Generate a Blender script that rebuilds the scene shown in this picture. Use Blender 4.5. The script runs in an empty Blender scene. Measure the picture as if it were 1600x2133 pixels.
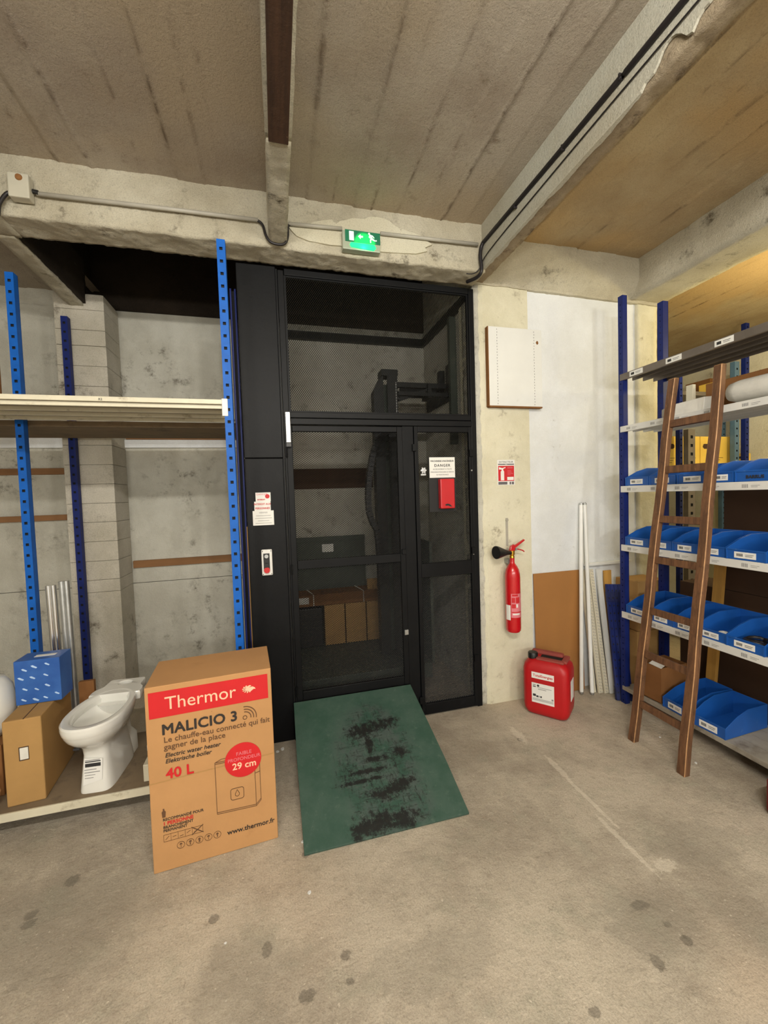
import bpy, bmesh, math, random
from mathutils import Vector, Matrix, noise, Euler
random.seed(7)
S = bpy.context.scene
COL = S.collection

# ------------------------------------------------------------------ camera
cd = bpy.data.cameras.new('camera'); cam = bpy.data.objects.new('camera', cd); COL.objects.link(cam)
cd.sensor_fit = 'HORIZONTAL'; cd.sensor_width = 36; cd.lens = 843.926 / 1600 * 36
cd.clip_start = 0.05
_r = Vector((0.96601493, -0.25641709, -0.03264084)); _u = Vector((0.04208796, 0.03144028, 0.9986191)); _f = Vector((0.25503677, 0.96605475, -0.04116385))
_m = Matrix((( _r.x, _u.x, -_f.x), (_r.y, _u.y, -_f.y), (_r.z, _u.z, -_f.z))).to_4x4()
_m.translation = Vector((0, 0, 1.6)); cam.matrix_world = _m
S.camera = cam
# ------------------------------------------------------------------ world, lamps, exposure
w = bpy.data.worlds.new('world'); S.world = w; w.use_nodes = True
w.node_tree.nodes['Background'].inputs[0].default_value = (1, .93, .82, 1)
w.node_tree.nodes['Background'].inputs[1].default_value = 0.02
S.view_settings.view_transform = 'Standard'; S.view_settings.look = 'None'
S.view_settings.exposure = 0.58; S.view_settings.gamma = 1; S.view_settings.use_curve_mapping = False
def lamp(name, loc, power, col, r=.04):
    l = bpy.data.lights.new(name, 'POINT'); l.energy = power; l.color = col; l.shadow_soft_size = r
    o = bpy.data.objects.new(name, l); COL.objects.link(o); o.location = loc; return o
WARM = (1, .96, .885)
for i in range(5):                      # a fluorescent batten along x, just behind the photographer
    lamp('tube_and_fill_light', (-.45 + i * .28, -.55, 2.95), 31, WARM)
for i in range(3):                      # added fill lamps behind the camera, brightening ceiling and room
    lamp('tube_and_fill_light', (-1.6 + i * 1.7, -2.6, 2.1), 80, WARM, .12)
for x, y, z, p in ((4.0, 2.1, 2.7, 26), (4.2, .9, 2.7, 18)):   # yellowish lamps of the next aisle
    lamp('aisle_light', (x, y, z), p, (1, .83, .44), .08)

# ------------------------------------------------------------------ helpers
def lin(c):
    return tuple(((v / 255 + .055) / 1.055) ** 2.4 if v > 10 else v / 255 / 12.92 for v in c)
class NT:
    def __init__(s, name):
        s.m = bpy.data.materials.new(name); s.m.use_nodes = True
        s.t = s.m.node_tree; s.b = s.t.nodes['Principled BSDF']
        s.tc = s.n('ShaderNodeTexCoord'); s.co = s.tc.outputs['Object']
    def n(s, k, **kw):
        o = s.t.nodes.new(k)
        for a, v in kw.items(): setattr(o, a, v)
        return o
    def l(s, a, b): s.t.links.new(a, b)
    def noise(s, scale, detail=4, rough=.6, stretch=None, dist=0):
        o = s.n('ShaderNodeTexNoise'); o.inputs['Scale'].default_value = scale; o.inputs['Detail'].default_value = detail
        o.inputs['Roughness'].default_value = rough; o.inputs['Distortion'].default_value = dist
        if stretch:
            mp = s.n('ShaderNodeMapping'); mp.inputs['Scale'].default_value = stretch; s.l(s.co, mp.inputs['Vector']); s.l(mp.outputs[0], o.inputs['Vector'])
        else: s.l(s.co, o.inputs['Vector'])
        return o.outputs['Fac']
    def ramp(s, fac, a, b, ca=0., cb=1.):
        o = s.n('ShaderNodeMapRange'); o.interpolation_type = 'SMOOTHSTEP'
        s.l(fac, o.inputs[0]); o.inputs[1].default_value = a; o.inputs[2].default_value = b; o.inputs[3].default_value = ca; o.inputs[4].default_value = cb
        return o.outputs[0]
    def math(s, op, a, b=None, c=None):
        o = s.n('ShaderNodeMath', operation=op)
        for i, v in enumerate((a, b, c)):
            if v is None: continue
            if isinstance(v, (int, float)): o.inputs[i].default_value = v
            else: s.l(v, o.inputs[i])
        return o.outputs[0]
    def mix(s, fac, a, b):
        o = s.n('ShaderNodeMix', data_type='RGBA')
        if isinstance(fac, (int, float)): o.inputs[0].default_value = fac
        else: s.l(fac, o.inputs[0])
        for i, v in ((6, a), (7, b)):
            if isinstance(v, tuple): o.inputs[i].default_value = (*v[:3], 1)
            else: s.l(v, o.inputs[i])
        return o.outputs[2]
    def base(s, c):
        if isinstance(c, tuple): s.b.inputs['Base Color'].default_value = (*c[:3], 1)
        else: s.l(c, s.b.inputs['Base Color'])
    def rough(s, r):
        if isinstance(r, (int, float)): s.b.inputs['Roughness'].default_value = r
        else: s.l(r, s.b.inputs['Roughness'])
    def bump(s, h, dist=.005, strength=1):
        o = s.n('ShaderNodeBump'); o.inputs['Distance'].default_value = dist; o.inputs['Strength'].default_value = strength
        s.l(h, o.inputs['Height']); s.l(o.outputs[0], s.b.inputs['Normal'])
    def spots(s, lst, wob=.6, wscale=14, aniso=None):
        """irregular stains of their own: list of (x, y, z, rx, ry, rz) in object space -> mask"""
        nz = s.noise(wscale, 5, .7); out = None
        for (x, y, z, rx, ry, rz) in lst:
            mp = s.n('ShaderNodeMapping', vector_type='TEXTURE'); mp.inputs['Location'].default_value = (x, y, z)
            mp.inputs['Scale'].default_value = (rx, ry, rz); s.l(s.co, mp.inputs['Vector'])
            ln = s.n('ShaderNodeVectorMath', operation='LENGTH'); s.l(mp.outputs[0], ln.inputs[0])
            d = s.math('MULTIPLY_ADD', nz, wob * 2, s.math('SUBTRACT', ln.outputs['Value'], wob))
            k = s.ramp(d, 1.1, .75)
            out = k if out is None else s.math('MAXIMUM', out, k)
        return out
def plain(name, c, rough=.5, metal=0, var=.12, scale=6, bump=0, bscale=60, coat=0, dirt=None, dscale=3, stretch=None, spec=None):
    t = NT(name); c = lin(c)
    n = t.noise(scale, 4, .6, stretch)
    dark = tuple(v * (1 - var) for v in c); lite = tuple(min(1, v * (1 + var)) for v in c)
    col = t.mix(t.ramp(n, .3, .7), dark, lite)
    if dirt: col = t.mix(t.ramp(t.noise(dscale, 8, .72), dirt[1], dirt[2]), col, lin(dirt[0]))
    t.base(col); t.rough(rough); t.b.inputs['Metallic'].default_value = metal
    if coat: t.b.inputs['Coat Weight'].default_value = coat; t.b.inputs['Coat Roughness'].default_value = .12
    if spec is not None: t.b.inputs['Specular IOR Level'].default_value = spec
    if bump: t.bump(t.noise(bscale, 6, .7), bump)
    return t.m

class MB:
    def __init__(s): s.v = []; s.f = []; s.mi = []
    def add(s, vs, fs, mi=0):
        k = len(s.v); s.v += [tuple(p) for p in vs]; s.f += [tuple(i + k for i in f) for f in fs]; s.mi += [mi] * len(fs); return s
    def box(s, x0, x1, y0, y1, z0, z1, mi=0):
        return s.add([(x0,y0,z0),(x1,y0,z0),(x1,y1,z0),(x0,y1,z0),(x0,y0,z1),(x1,y0,z1),(x1,y1,z1),(x0,y1,z1)],
            [(0,3,2,1),(4,5,6,7),(0,1,5,4),(1,2,6,5),(2,3,7,6),(3,0,4,7)], mi)
    def hexa(s, p, mi=0): return s.add(p, [(0,3,2,1),(4,5,6,7),(0,1,5,4),(1,2,6,5),(2,3,7,6),(3,0,4,7)], mi)
    def prism(s, poly, axis, a, b, mi=0):
        """poly: 2-D points; axis: extrusion axis"""
        def P(u, v, w): return {'x': (w,u,v), 'y': (u,w,v), 'z': (u,v,w)}[axis]
        n = len(poly); vs = [P(*p, a) for p in poly] + [P(*p, b) for p in poly]
        fs = [tuple(range(n))[::-1], tuple(range(n, 2*n))] + [(i, (i+1) % n, n + (i+1) % n, n + i) for i in range(n)]
        return s.add(vs, fs, mi)
    def tube(s, pts, r, n=10, mi=0, cap=True, rs=None):
        pts = [Vector(p) for p in pts]; rings = []; up = None
        for i, p in enumerate(pts):
            d = ((pts[min(i+1, len(pts)-1)] - p).normalized() + (p - pts[max(i-1, 0)]).normalized()).normalized()
            if up is None: up = d.orthogonal().normalized()
            else: up = (up - d * up.dot(d)).normalized()
            sd = d.cross(up); rr = rs[i] if rs else r
            rings.append([p + (up * math.cos(a) + sd * math.sin(a)) * rr for a in (2*math.pi*k/n for k in range(n))])
        vs = [q for rg in rings for q in rg]; fs = []
        for i in range(len(rings)-1):
            for k in range(n): fs.append((i*n+k, i*n+(k+1) % n, (i+1)*n+(k+1) % n, (i+1)*n+k))
        if cap: fs += [tuple(range(n))[::-1], tuple((len(rings)-1)*n + k for k in range(n))]
        return s.add(vs, fs, mi)
    def lathe(s, prof, cx=0, cy=0, cz=0, n=24, mi=0):
        vs = [(cx + r*math.cos(2*math.pi*k/n), cy + r*math.sin(2*math.pi*k/n), cz + z) for r, z in prof for k in range(n)]
        fs = [(i*n+k, i*n+(k+1) % n, (i+1)*n+(k+1) % n, (i+1)*n+k) for i in range(len(prof)-1) for k in range(n)]
        fs += [tuple(range(n))[::-1], tuple((len(prof)-1)*n + k for k in range(n))]
        return s.add(vs, fs, mi)
    def loft(s, rings, mi=0, cap=True):
        n = len(rings[0]); vs = [q for r in rings for q in r]
        fs = [(i*n+k, i*n+(k+1) % n, (i+1)*n+(k+1) % n, (i+1)*n+k) for i in range(len(rings)-1) for k in range(n)]
        if cap: fs += [tuple(range(n))[::-1], tuple((len(rings)-1)*n + k for k in range(n))]
        return s.add(vs, fs, mi)
    def build(s, name, mat, parent=None, smooth=False, bevel=0, mats=None, fixn=True, **props):
        me = bpy.data.meshes.new(name); me.from_pydata(s.v, [], s.f)
        for m in (mats or [mat]): me.materials.append(m)
        if mats: me.polygons.foreach_set('material_index', s.mi)
        if fixn:
            bm = bmesh.new(); bm.from_mesh(me); bmesh.ops.recalc_face_normals(bm, faces=bm.faces); bm.to_mesh(me); bm.free()
        o = bpy.data.objects.new(name, me); COL.objects.link(o)
        if parent: o.parent = parent
        if bevel:
            b = o.modifiers.new('bevel', 'BEVEL'); b.width = bevel; b.segments = 2; b.limit_method = 'ANGLE'; b.angle_limit = .6
        if smooth:
            me.polygons.foreach_set('use_smooth', [True] * len(me.polygons))
            if smooth == 'auto': me.set_sharp_from_angle(angle=.7)
        for k, v in props.items(): o[k] = v
        return o
def empty(name, loc, rz=0, label=None, category=None, group=None, rot=None):
    o = bpy.data.objects.new(name, None); COL.objects.link(o); o.location = loc; o.rotation_euler = rot or (0, 0, rz); o.empty_display_size = .05
    if label: o['label'] = label
    if category: o['category'] = category
    if group: o['group'] = group
    return o
def tag(o, label, category, group=None):
    o['label'] = label; o['category'] = category
    if group: o['group'] = group
    return o
def struct(o): o['kind'] = 'structure'; return o
def dup(root, label=None):
    r = root.copy(); COL.objects.link(r)
    if label: r['label'] = label
    for ch in root.children:
        c = ch.copy(); COL.objects.link(c); c.parent = r
        for g in ch.children:
            d = g.copy(); COL.objects.link(d); d.parent = c
    return r
def text(body, size, loc, rot, mat, parent, name='lettering', bold=0, align='LEFT', sx=1, shear=0, space=1):
    cu = bpy.data.curves.new(name, 'FONT'); cu.body = body; cu.size = size; cu.align_x = align; cu.extrude = .0002
    cu.shear = shear; cu.space_character = space; cu.resolution_u = 3
    t = bpy.data.objects.new(name, cu); COL.objects.link(t)
    me = bpy.data.meshes.new_from_object(t.evaluated_get(bpy.context.evaluated_depsgraph_get()))
    bpy.data.objects.remove(t)
    if bold:                                   # thicken by overlaying shifted copies in the same mesh
        vs0 = [v.co.copy() for v in me.vertices]; fs0 = [tuple(p.vertices) for p in me.polygons]; vs = []; fs = []
        for q, (dx, dy) in enumerate(((0, 0), (bold, 0), (-bold, 0), (0, bold), (0, -bold), (bold*.7, bold*.7), (-bold*.7, bold*.7), (bold*.7, -bold*.7), (-bold*.7, -bold*.7))):
            k = len(vs); vs += [(v.x+dx, v.y+dy, v.z+q*.00001) for v in vs0]; fs += [tuple(i+k for i in f) for f in fs0]
        me = bpy.data.meshes.new(name); me.from_pydata(vs, [], fs)
    me.name = name; me.materials.clear(); me.materials.append(mat)
    o = bpy.data.objects.new(name, me); COL.objects.link(o); o.location = loc; o.rotation_euler = rot; o.scale = (sx, 1, 1); o.parent = parent
    return o
FRONT = (math.pi/2, 0, 0)            # reads from -y
LEFTF = (math.pi/2, 0, -math.pi/2)   # reads from -x
def rough_box(x0, x1, y0, y1, z0, z1, step, amp, nsc=6, faces='all', seed=0):
    """box with an uneven, subdivided skin"""
    bm = bmesh.new(); mb = MB(); 
    def grid(o, u, v, nu, nv):
        k = len(mb.v); o, u, v = Vector(o), Vector(u), Vector(v)
        for i in range(nu+1):
            for j in range(nv+1): mb.v.append(tuple(o + u*(i/nu) + v*(j/nv)))
        for i in range(nu):
            for j in range(nv):
                a = k + i*(nv+1) + j; mb.f.append((a, a+nv+1, a+nv+2, a+1)); mb.mi.append(0)
    X, Y, Z = x1-x0, y1-y0, z1-z0
    N = lambda L: max(1, min(260, int(L/step)))
    grid((x0,y0,z0),(X,0,0),(0,0,Z),N(X),N(Z)); grid((x0,y1,z0),(X,0,0),(0,0,Z),N(X),N(Z))
    grid((x0,y0,z0),(X,0,0),(0,Y,0),N(X),N(Y)); grid((x0,y0,z1),(X,0,0),(0,Y,0),N(X),N(Y))
    grid((x0,y0,z0),(0,Y,0),(0,0,Z),N(Y),N(Z)); grid((x1,y0,z0),(0,Y,0),(0,0,Z),N(Y),N(Z))
    out = []
    for p in mb.v:
        q = Vector(p) * nsc + Vector((seed, 0, 0))
        d = noise.noise_vector(q) * amp * .8 + noise.noise_vector(q * 4.1) * amp * .75
        out.append(tuple(Vector(p) + d))
    mb.v = out; return mb
def weld(o, smooth=True):
    bm = bmesh.new(); bm.from_mesh(o.data); bmesh.ops.remove_doubles(bm, verts=bm.verts, dist=1e-5); bmesh.ops.recalc_face_normals(bm, faces=bm.faces); bm.to_mesh(o.data); bm.free()
    return o

# ------------------------------------------------------------------ materials
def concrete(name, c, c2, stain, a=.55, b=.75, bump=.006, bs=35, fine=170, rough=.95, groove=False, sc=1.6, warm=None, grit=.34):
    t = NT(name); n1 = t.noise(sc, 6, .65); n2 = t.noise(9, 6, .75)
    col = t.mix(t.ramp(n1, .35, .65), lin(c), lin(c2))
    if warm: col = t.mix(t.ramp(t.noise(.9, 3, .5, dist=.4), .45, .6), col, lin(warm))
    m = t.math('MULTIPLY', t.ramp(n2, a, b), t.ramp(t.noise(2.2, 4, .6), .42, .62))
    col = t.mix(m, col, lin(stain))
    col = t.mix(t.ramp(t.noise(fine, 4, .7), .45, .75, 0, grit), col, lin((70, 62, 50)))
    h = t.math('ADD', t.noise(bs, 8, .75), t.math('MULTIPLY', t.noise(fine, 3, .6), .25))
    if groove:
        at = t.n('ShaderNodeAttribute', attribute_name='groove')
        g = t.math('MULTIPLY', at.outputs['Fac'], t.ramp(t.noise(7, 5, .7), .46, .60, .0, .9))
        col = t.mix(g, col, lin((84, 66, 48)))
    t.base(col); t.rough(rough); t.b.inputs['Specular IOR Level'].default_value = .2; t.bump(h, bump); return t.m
M = {}
M['ceiling'] = concrete('formwork_concrete', (186, 175, 158), (168, 154, 137), (122, 106, 86), .54, .8, groove=True, warm=(184, 168, 144), bump=.011, bs=50)
M['ceiling_yellow'] = concrete('formwork_concrete_aisle', (190, 172, 138), (172, 150, 116), (124, 106, 82), .6, .85, groove=True, warm=(188, 160, 116), bump=.007, bs=45)
M['beam'] = concrete('painted_beam', (212, 206, 186), (192, 184, 162), (92, 82, 66), .52, .72, .012, 50)
M['beam_white'] = concrete('white_beam_paint', (190, 188, 174), (178, 172, 154), (120, 110, 94), .62, .8, .006, 60)
M['beam_raw'] = concrete('broken_plaster', (186, 170, 144), (160, 143, 118), (96, 78, 60), .5, .7, .016, 30)
M['cream'] = concrete('cream_plaster', (224, 220, 198), (208, 203, 178), (136, 124, 100), .55, .75, .007, 26, grit=.12)
M['white_wall'] = concrete('white_plaster', (226, 230, 234), (214, 217, 218), (150, 146, 136), .60, .8, .005, 22, grit=.07)
M['grey_wall'] = concrete('grey_plaster', (208, 206, 194), (188, 185, 172), (118, 112, 100), .50, .72, .010, 24, grit=.2)
M['pilaster'] = concrete('whitewashed_block', (204, 198, 184), (182, 176, 160), (98, 90, 76), .5, .74, .007, 40)
M['shade_dark'] = concrete('shade_dark_concrete', (52, 44, 36), (38, 32, 26), (20, 17, 14))  # concrete darkened in its colour to stand for shade
M['patch'] = concrete('smooth_filler', (200, 196, 176), (192, 186, 164), (160, 150, 130), .7, .85, .003, 18)
# floor
t = NT('worn_concrete_floor')
n1 = t.noise(1.4, 7, .66); n2 = t.noise(4.5, 7, .7); n3 = t.noise(26, 6, .7)
col = t.mix(t.ramp(n1, .38, .64), lin((194, 184, 166)), lin((160, 150, 134)))
col = t.mix(t.ramp(n2, .5, .68, 0, .55), col, lin((164, 160, 142)))
col = t.mix(t.ramp(t.noise(.8, 3, .5, dist=.5), .52, .66, 0, .6), col, lin((198, 180, 158)))
col = t.mix(t.ramp(n3, .54, .72, 0, .4), col, lin((122, 114, 98)))
col = t.mix(t.ramp(t.noise(150, 4, .7), .4, .7, 0, .34), col, lin((96, 88, 76)))
col = t.mix(t.ramp(t.noise(70, 2, .5), .68, .74, 0, .5), col, lin((226, 216, 198)))
sc_ = [(.166,1.353,.018,.02),(.028,1.273,.028,.022),(.169,1.272,.015,.012),(1.173,1.033,.02,.028),(1.315,1.118,.018,.012),(1.328,1.056,.02,.02),(-.912,1.962,.03,.03),(-.988,1.803,.03,.02),(-1.0,1.84,.025,.02),(1.45,2.25,.02,.02),(.874,.982,.02,.015),(1.28,1.2,.04,.02),(.06,1.8,.02,.02),(-.3,1.62,.02,.02),(-.1,1.45,.02,.03)]
k = t.spots([(x, y, 0, a, b, 1) for x, y, a, b in sc_], .9, 45)
col = t.mix(t.math('MULTIPLY', k, .5), col, lin((74, 70, 62)))
big = t.spots([(-.85, 1.75, 0, .35, .25, 1), (1.25, 1.15, 0, .18, .12, 1), (.45, 1.25, 0, .25, .1, 1), (1.75, 1.35, 0, .2, .12, 1), (-.2, 1.35, 0, .14, .2, 1)], .9, 7)
col = t.mix(t.math('MULTIPLY', big, .32), col, lin((140, 134, 120)))
scr = t.spots([(1.50, 1.95, 0, .02, .12, 1), (1.45, 1.45, 0, .015, .16, 1), (1.49, 1.7, 0, .012, .2, 1), (1.47, 2.3, 0, .03, .1, 1), (1.52, 1.3, 0, .05, .03, 1)], 1.0, 34)
col = t.mix(t.math('MULTIPLY', scr, .4), col, lin((226, 218, 200)))
t.base(col); t.rough(.85); t.b.inputs['Specular IOR Level'].default_value = .25
t.bump(t.math('ADD', n3, t.math('MULTIPLY', n2, 1.2)), .006); M['floor'] = t.m
# ramp: green paint worn through to black
t = NT('worn_green_ramp')
c = t.mix(t.ramp(t.noise(5, 5, .65), .35, .65), lin((50, 80, 68)), lin((66, 90, 80)))
c = t.mix(t.ramp(t.noise(30, 5, .7), .55, .75, 0, .5), c, lin((96, 112, 104)))
wear = t.spots([(.43, .44, 0, .26, .40, 1), (.45, .15, 0, .24, .20, 1)], .5, 5)
c = t.mix(t.math('MULTIPLY', wear, t.ramp(t.noise(10, 5, .7), .40, .62, 0, .55)), c, lin((78, 84, 84)))
streak = t.math('MAXIMUM', t.noise(20, 8, .85, (3, .7, 1)), t.noise(24, 8, .85, (.6, 3.4, 1)))
soft = None
for q in ((.39, .61, .13, .07), (.50, .63, .13, .055), (.58, .65, .07, .03), (.45, .20, .14, .05), (.52, .23, .12, .035), (.36, .06, .15, .07), (.48, .05, .12, .06), (.27, .04, .08, .06), (.42, .40, .10, .025), (.37, .335, .16, .02), (.33, .285, .20, .018), (.57, .42, .07, .05), (.41, .50, .03, .08), (.47, .33, .16, .16), (.28, .33, .10, .14)):
    mp = t.n('ShaderNodeMapping', vector_type='TEXTURE'); mp.inputs['Location'].default_value = (q[0], q[1], 0); mp.inputs['Scale'].default_value = (q[2], q[3], 1); t.l(t.co, mp.inputs['Vector'])
    lg = t.n('ShaderNodeVectorMath', operation='LENGTH'); t.l(mp.outputs[0], lg.inputs[0])
    big_ = q[3] > .1
    k = t.ramp(lg.outputs['Value'], 1.6, .1, 0, .14 if big_ else .30); soft = k if soft is None else t.math('MAXIMUM', soft, k)
m_ = t.ramp(t.math('ADD', t.noise(30, 8, .8, (1.2, 1, 1)), soft), .62, .78)
m2 = t.ramp(t.math('ADD', streak, t.math('MULTIPLY', wear, .07)), .615, .655)
c = t.mix(t.math('MULTIPLY', m2, t.math('MULTIPLY_ADD', wear, .75, .12)), c, lin((30, 34, 33)))
c = t.mix(t.math('MULTIPLY', m_, .95), c, lin((22, 22, 22)))
t.base(c); t.rough(.6); t.bump(t.noise(60, 5, .7), .001); M['ramp'] = t.m
M['black'] = plain('black_painted_steel', (13, 14, 16), .5, 0, .2, 4, .0008, 40, dirt=((30, 30, 33), .60, .8), dscale=5, spec=.18)
M['black_mesh'] = plain('black_expanded_metal', (12, 12, 12), .5, 0, .1, spec=.2)
M['black_matt'] = plain('black_matt', (12, 12, 13), .6)
M['dark_gap'] = plain('hollow_shade', (8, 8, 8), .8)  # near-black put in for the shade inside holes and hollows
M['blue_l'] = plain('bright_blue_steel', (10, 88, 176), .5, 0, .12, 8, spec=.25, dirt=((120, 140, 160), .66, .8), dscale=14)
M['blue_d'] = plain('dark_blue_steel', (20, 36, 102), .5, 0, .12, 8, spec=.25, dirt=((90, 100, 140), .68, .8), dscale=14)
M['blue_lt'] = plain('pale_blue_steel', (78, 108, 132), .4, 0, .12, 8)
M['shelf_w'] = plain('white_shelf_steel', (214, 214, 210), .4, 0, .04, 6, dirt=((150, 144, 132), .62, .8), dscale=9)
M['shelf_c'] = plain('cream_shelf_steel', (206, 200, 178), .45, 0, .06, 6, dirt=((140, 128, 104), .55, .75), dscale=9)
M['shelf_dirty'] = plain('dirty_shelf_steel', (150, 144, 132), .6, 0, .12, 5, dirt=((100, 90, 76), .45, .75), dscale=6)
M['shelf_g'] = plain('grey_shelf_steel', (112, 104, 96), .4, .3, .1, 8, dirt=((150, 146, 140), .6, .75), dscale=12)
M['zinc'] = plain('galvanised_steel', (176, 178, 178), .35, .8, .1, 20)
M['chrome'] = plain('bright_metal', (210, 210, 212), .2, 1, .05)
M['bin'] = plain('blue_plastic', (24, 84, 164), .42, 0, .06, 5, dirt=((80, 120, 176), .6, .8), dscale=12)
M['paper'] = plain('white_paper', (226, 226, 222), .7, 0, .02)
M['ink'] = plain('black_ink', (38, 38, 40), .7, 0, .02); M['grey_ink'] = plain('grey_ink', (140, 140, 140), .7, 0, .02)
M['red_ink'] = plain('red_ink', (196, 30, 38), .6, 0, .03); M['pink_ink'] = plain('pink_ink', (214, 120, 130), .6, 0, .03)
M['cardboard'] = plain('cardboard', (182, 138, 92), .85, 0, .05, 3, .0006, 90, dirt=((164, 122, 80), .6, .85), dscale=4, spec=.2)
M['cardboard2'] = plain('tan_cardboard', (170, 134, 84), .88, 0, .07, 3, .0006, 90, dirt=((120, 92, 56), .6, .85), dscale=5, spec=.2)
M['old_board'] = plain('grey_brown_shelf_board', (120, 104, 82), .9, 0, .12, 4, .0006, 60, dirt=((84, 74, 60), .5, .75), dscale=6)
M['cardboard_d'] = plain('brown_cardboard', (128, 88, 52), .9, 0, .08, 3, .0006, 90, spec=.2)
M['carton_dark'] = plain('dark_carton', (70, 48, 32), .9, 0, .1, 3)
M['box_ink'] = plain('brown_black_print', (44, 38, 34), .8, 0, .03); M['box_line'] = plain('brown_print', (96, 66, 42), .8, 0, .03)
M['box_red'] = plain('red_print', (196, 22, 28), .7, 0, .03); M['box_tint'] = plain('light_print', (238, 190, 160), .7, 0, .03)
M['hardboard'] = plain('brown_hardboard', (156, 108, 56), .7, 0, .05, 2, .0002, 90)
t = NT('old_brown_wood')
c = t.mix(t.ramp(t.noise(7, 6, .7, (6, 6, .6)), .35, .65), lin((118, 82, 54)), lin((86, 58, 38)))
c = t.mix(t.ramp(t.noise(16, 6, .75), .55, .68, 0, .6), c, lin((66, 42, 26)))
c = t.mix(t.ramp(t.noise(40, 6, .75, (2, 2, .35)), .6, .74, 0, .7), c, lin((190, 148, 104)))
t.base(c); t.rough(.6); t.bump(t.noise(20, 6, .7, (5, 5, .5)), .002); M['wood'] = t.m
M['wood_worn'] = plain('worn_wood_edge', (172, 130, 88), .6, 0, .2, 30)
M['wood_y'] = plain('yellow_wood', (198, 150, 74), .7, 0, .12, 3, .0006, 30, stretch=(8, 8, .6))
M['wood_d'] = plain('dark_timber', (66, 44, 28), .9, 0, .3, 5, .002, 25, stretch=(10, .6, 1), dirt=((120, 96, 70), .64, .7), dscale=16)
M['batten'] = plain('brown_batten', (130, 92, 56), .8, 0, .12, 3, .001, 30, stretch=(.5, 5, 5))
M['porcelain'] = plain('white_porcelain', (226, 226, 220), .12, 0, .02, 3, coat=.6)
M['red_paint'] = plain('red_gloss_paint', (190, 14, 26), .25, 0, .04, 3, coat=.5)
M['red_can'] = plain('red_plastic', (176, 14, 22), .45, 0, .08, 3, dirt=((130, 60, 50), .62, .9), dscale=6)
M['red_dusty'] = plain('dusty_red_plastic', (140, 62, 54), .8, 0, .1, 6)
M['rubber'] = plain('black_rubber', (16, 16, 17), .45); M['brass'] = plain('brass', (196, 152, 60), .3, 1, .05)
M['pvc'] = plain('grey_conduit', (164, 160, 148), .5, 0, .06, 9); M['cable'] = plain('black_cable', (26, 22, 24), .5)
M['box_grey'] = plain('grey_box_plastic', (176, 172, 156), .5, 0, .05)
M['tube'] = plain('white_glass_tube', (232, 234, 232), .25, 0, .02); M['beige'] = plain('beige_steel', (206, 200, 180), .45, 0, .06, 5, dirt=((140, 130, 112), .62, .8), dscale=12)
M['panel'] = plain('white_panel', (220, 222, 220), .5, 0, .03, 3, dirt=((170, 168, 160), .66, .8), dscale=7)
M['foam'] = plain('white_foam', (216, 214, 206), .9, 0, .05, 20, .001, 120); M['yellow_box'] = plain('yellow_carton', (232, 194, 84), .7, 0, .05)
M['lift_green'] = plain('dusty_green_steel', (66, 74, 66), .6, 0, .15, 6, dirt=((96, 96, 86), .55, .75), dscale=6)
M['lift_dark'] = plain('greasy_dark_steel', (34, 36, 36), .5, .2, .2, 9)
M['gold'] = plain('brown_liquid', (90, 50, 24), .6)
def glow(name, c, e):
    t = NT(name); t.base(lin(c)); t.b.inputs['Emission Color'].default_value = (*lin(c), 1); t.b.inputs['Emission Strength'].default_value = e; return t.m
t = NT('exit_green'); c0 = lin((8, 82, 54)); 
dx = t.spots([(.135, 0, .035, .07, 1, .07)], .05, 3)
c = t.mix(dx, c0, lin((10, 200, 90))); t.base(c); t.l(c, t.b.inputs['Emission Color']); t.b.inputs['Emission Strength'].default_value = .55; M['exit'] = t.m
M['exit_white'] = glow('exit_pictogram', (225, 240, 225), .35); M['exit_lens'] = glow('green_lamp_lens', (20, 235, 120), .9)
t = NT('clear_plastic'); t.base(lin((190, 196, 176))); t.rough(.25); t.b.inputs['Transmission Weight'].default_value = .35; M['clear'] = t.m

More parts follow.
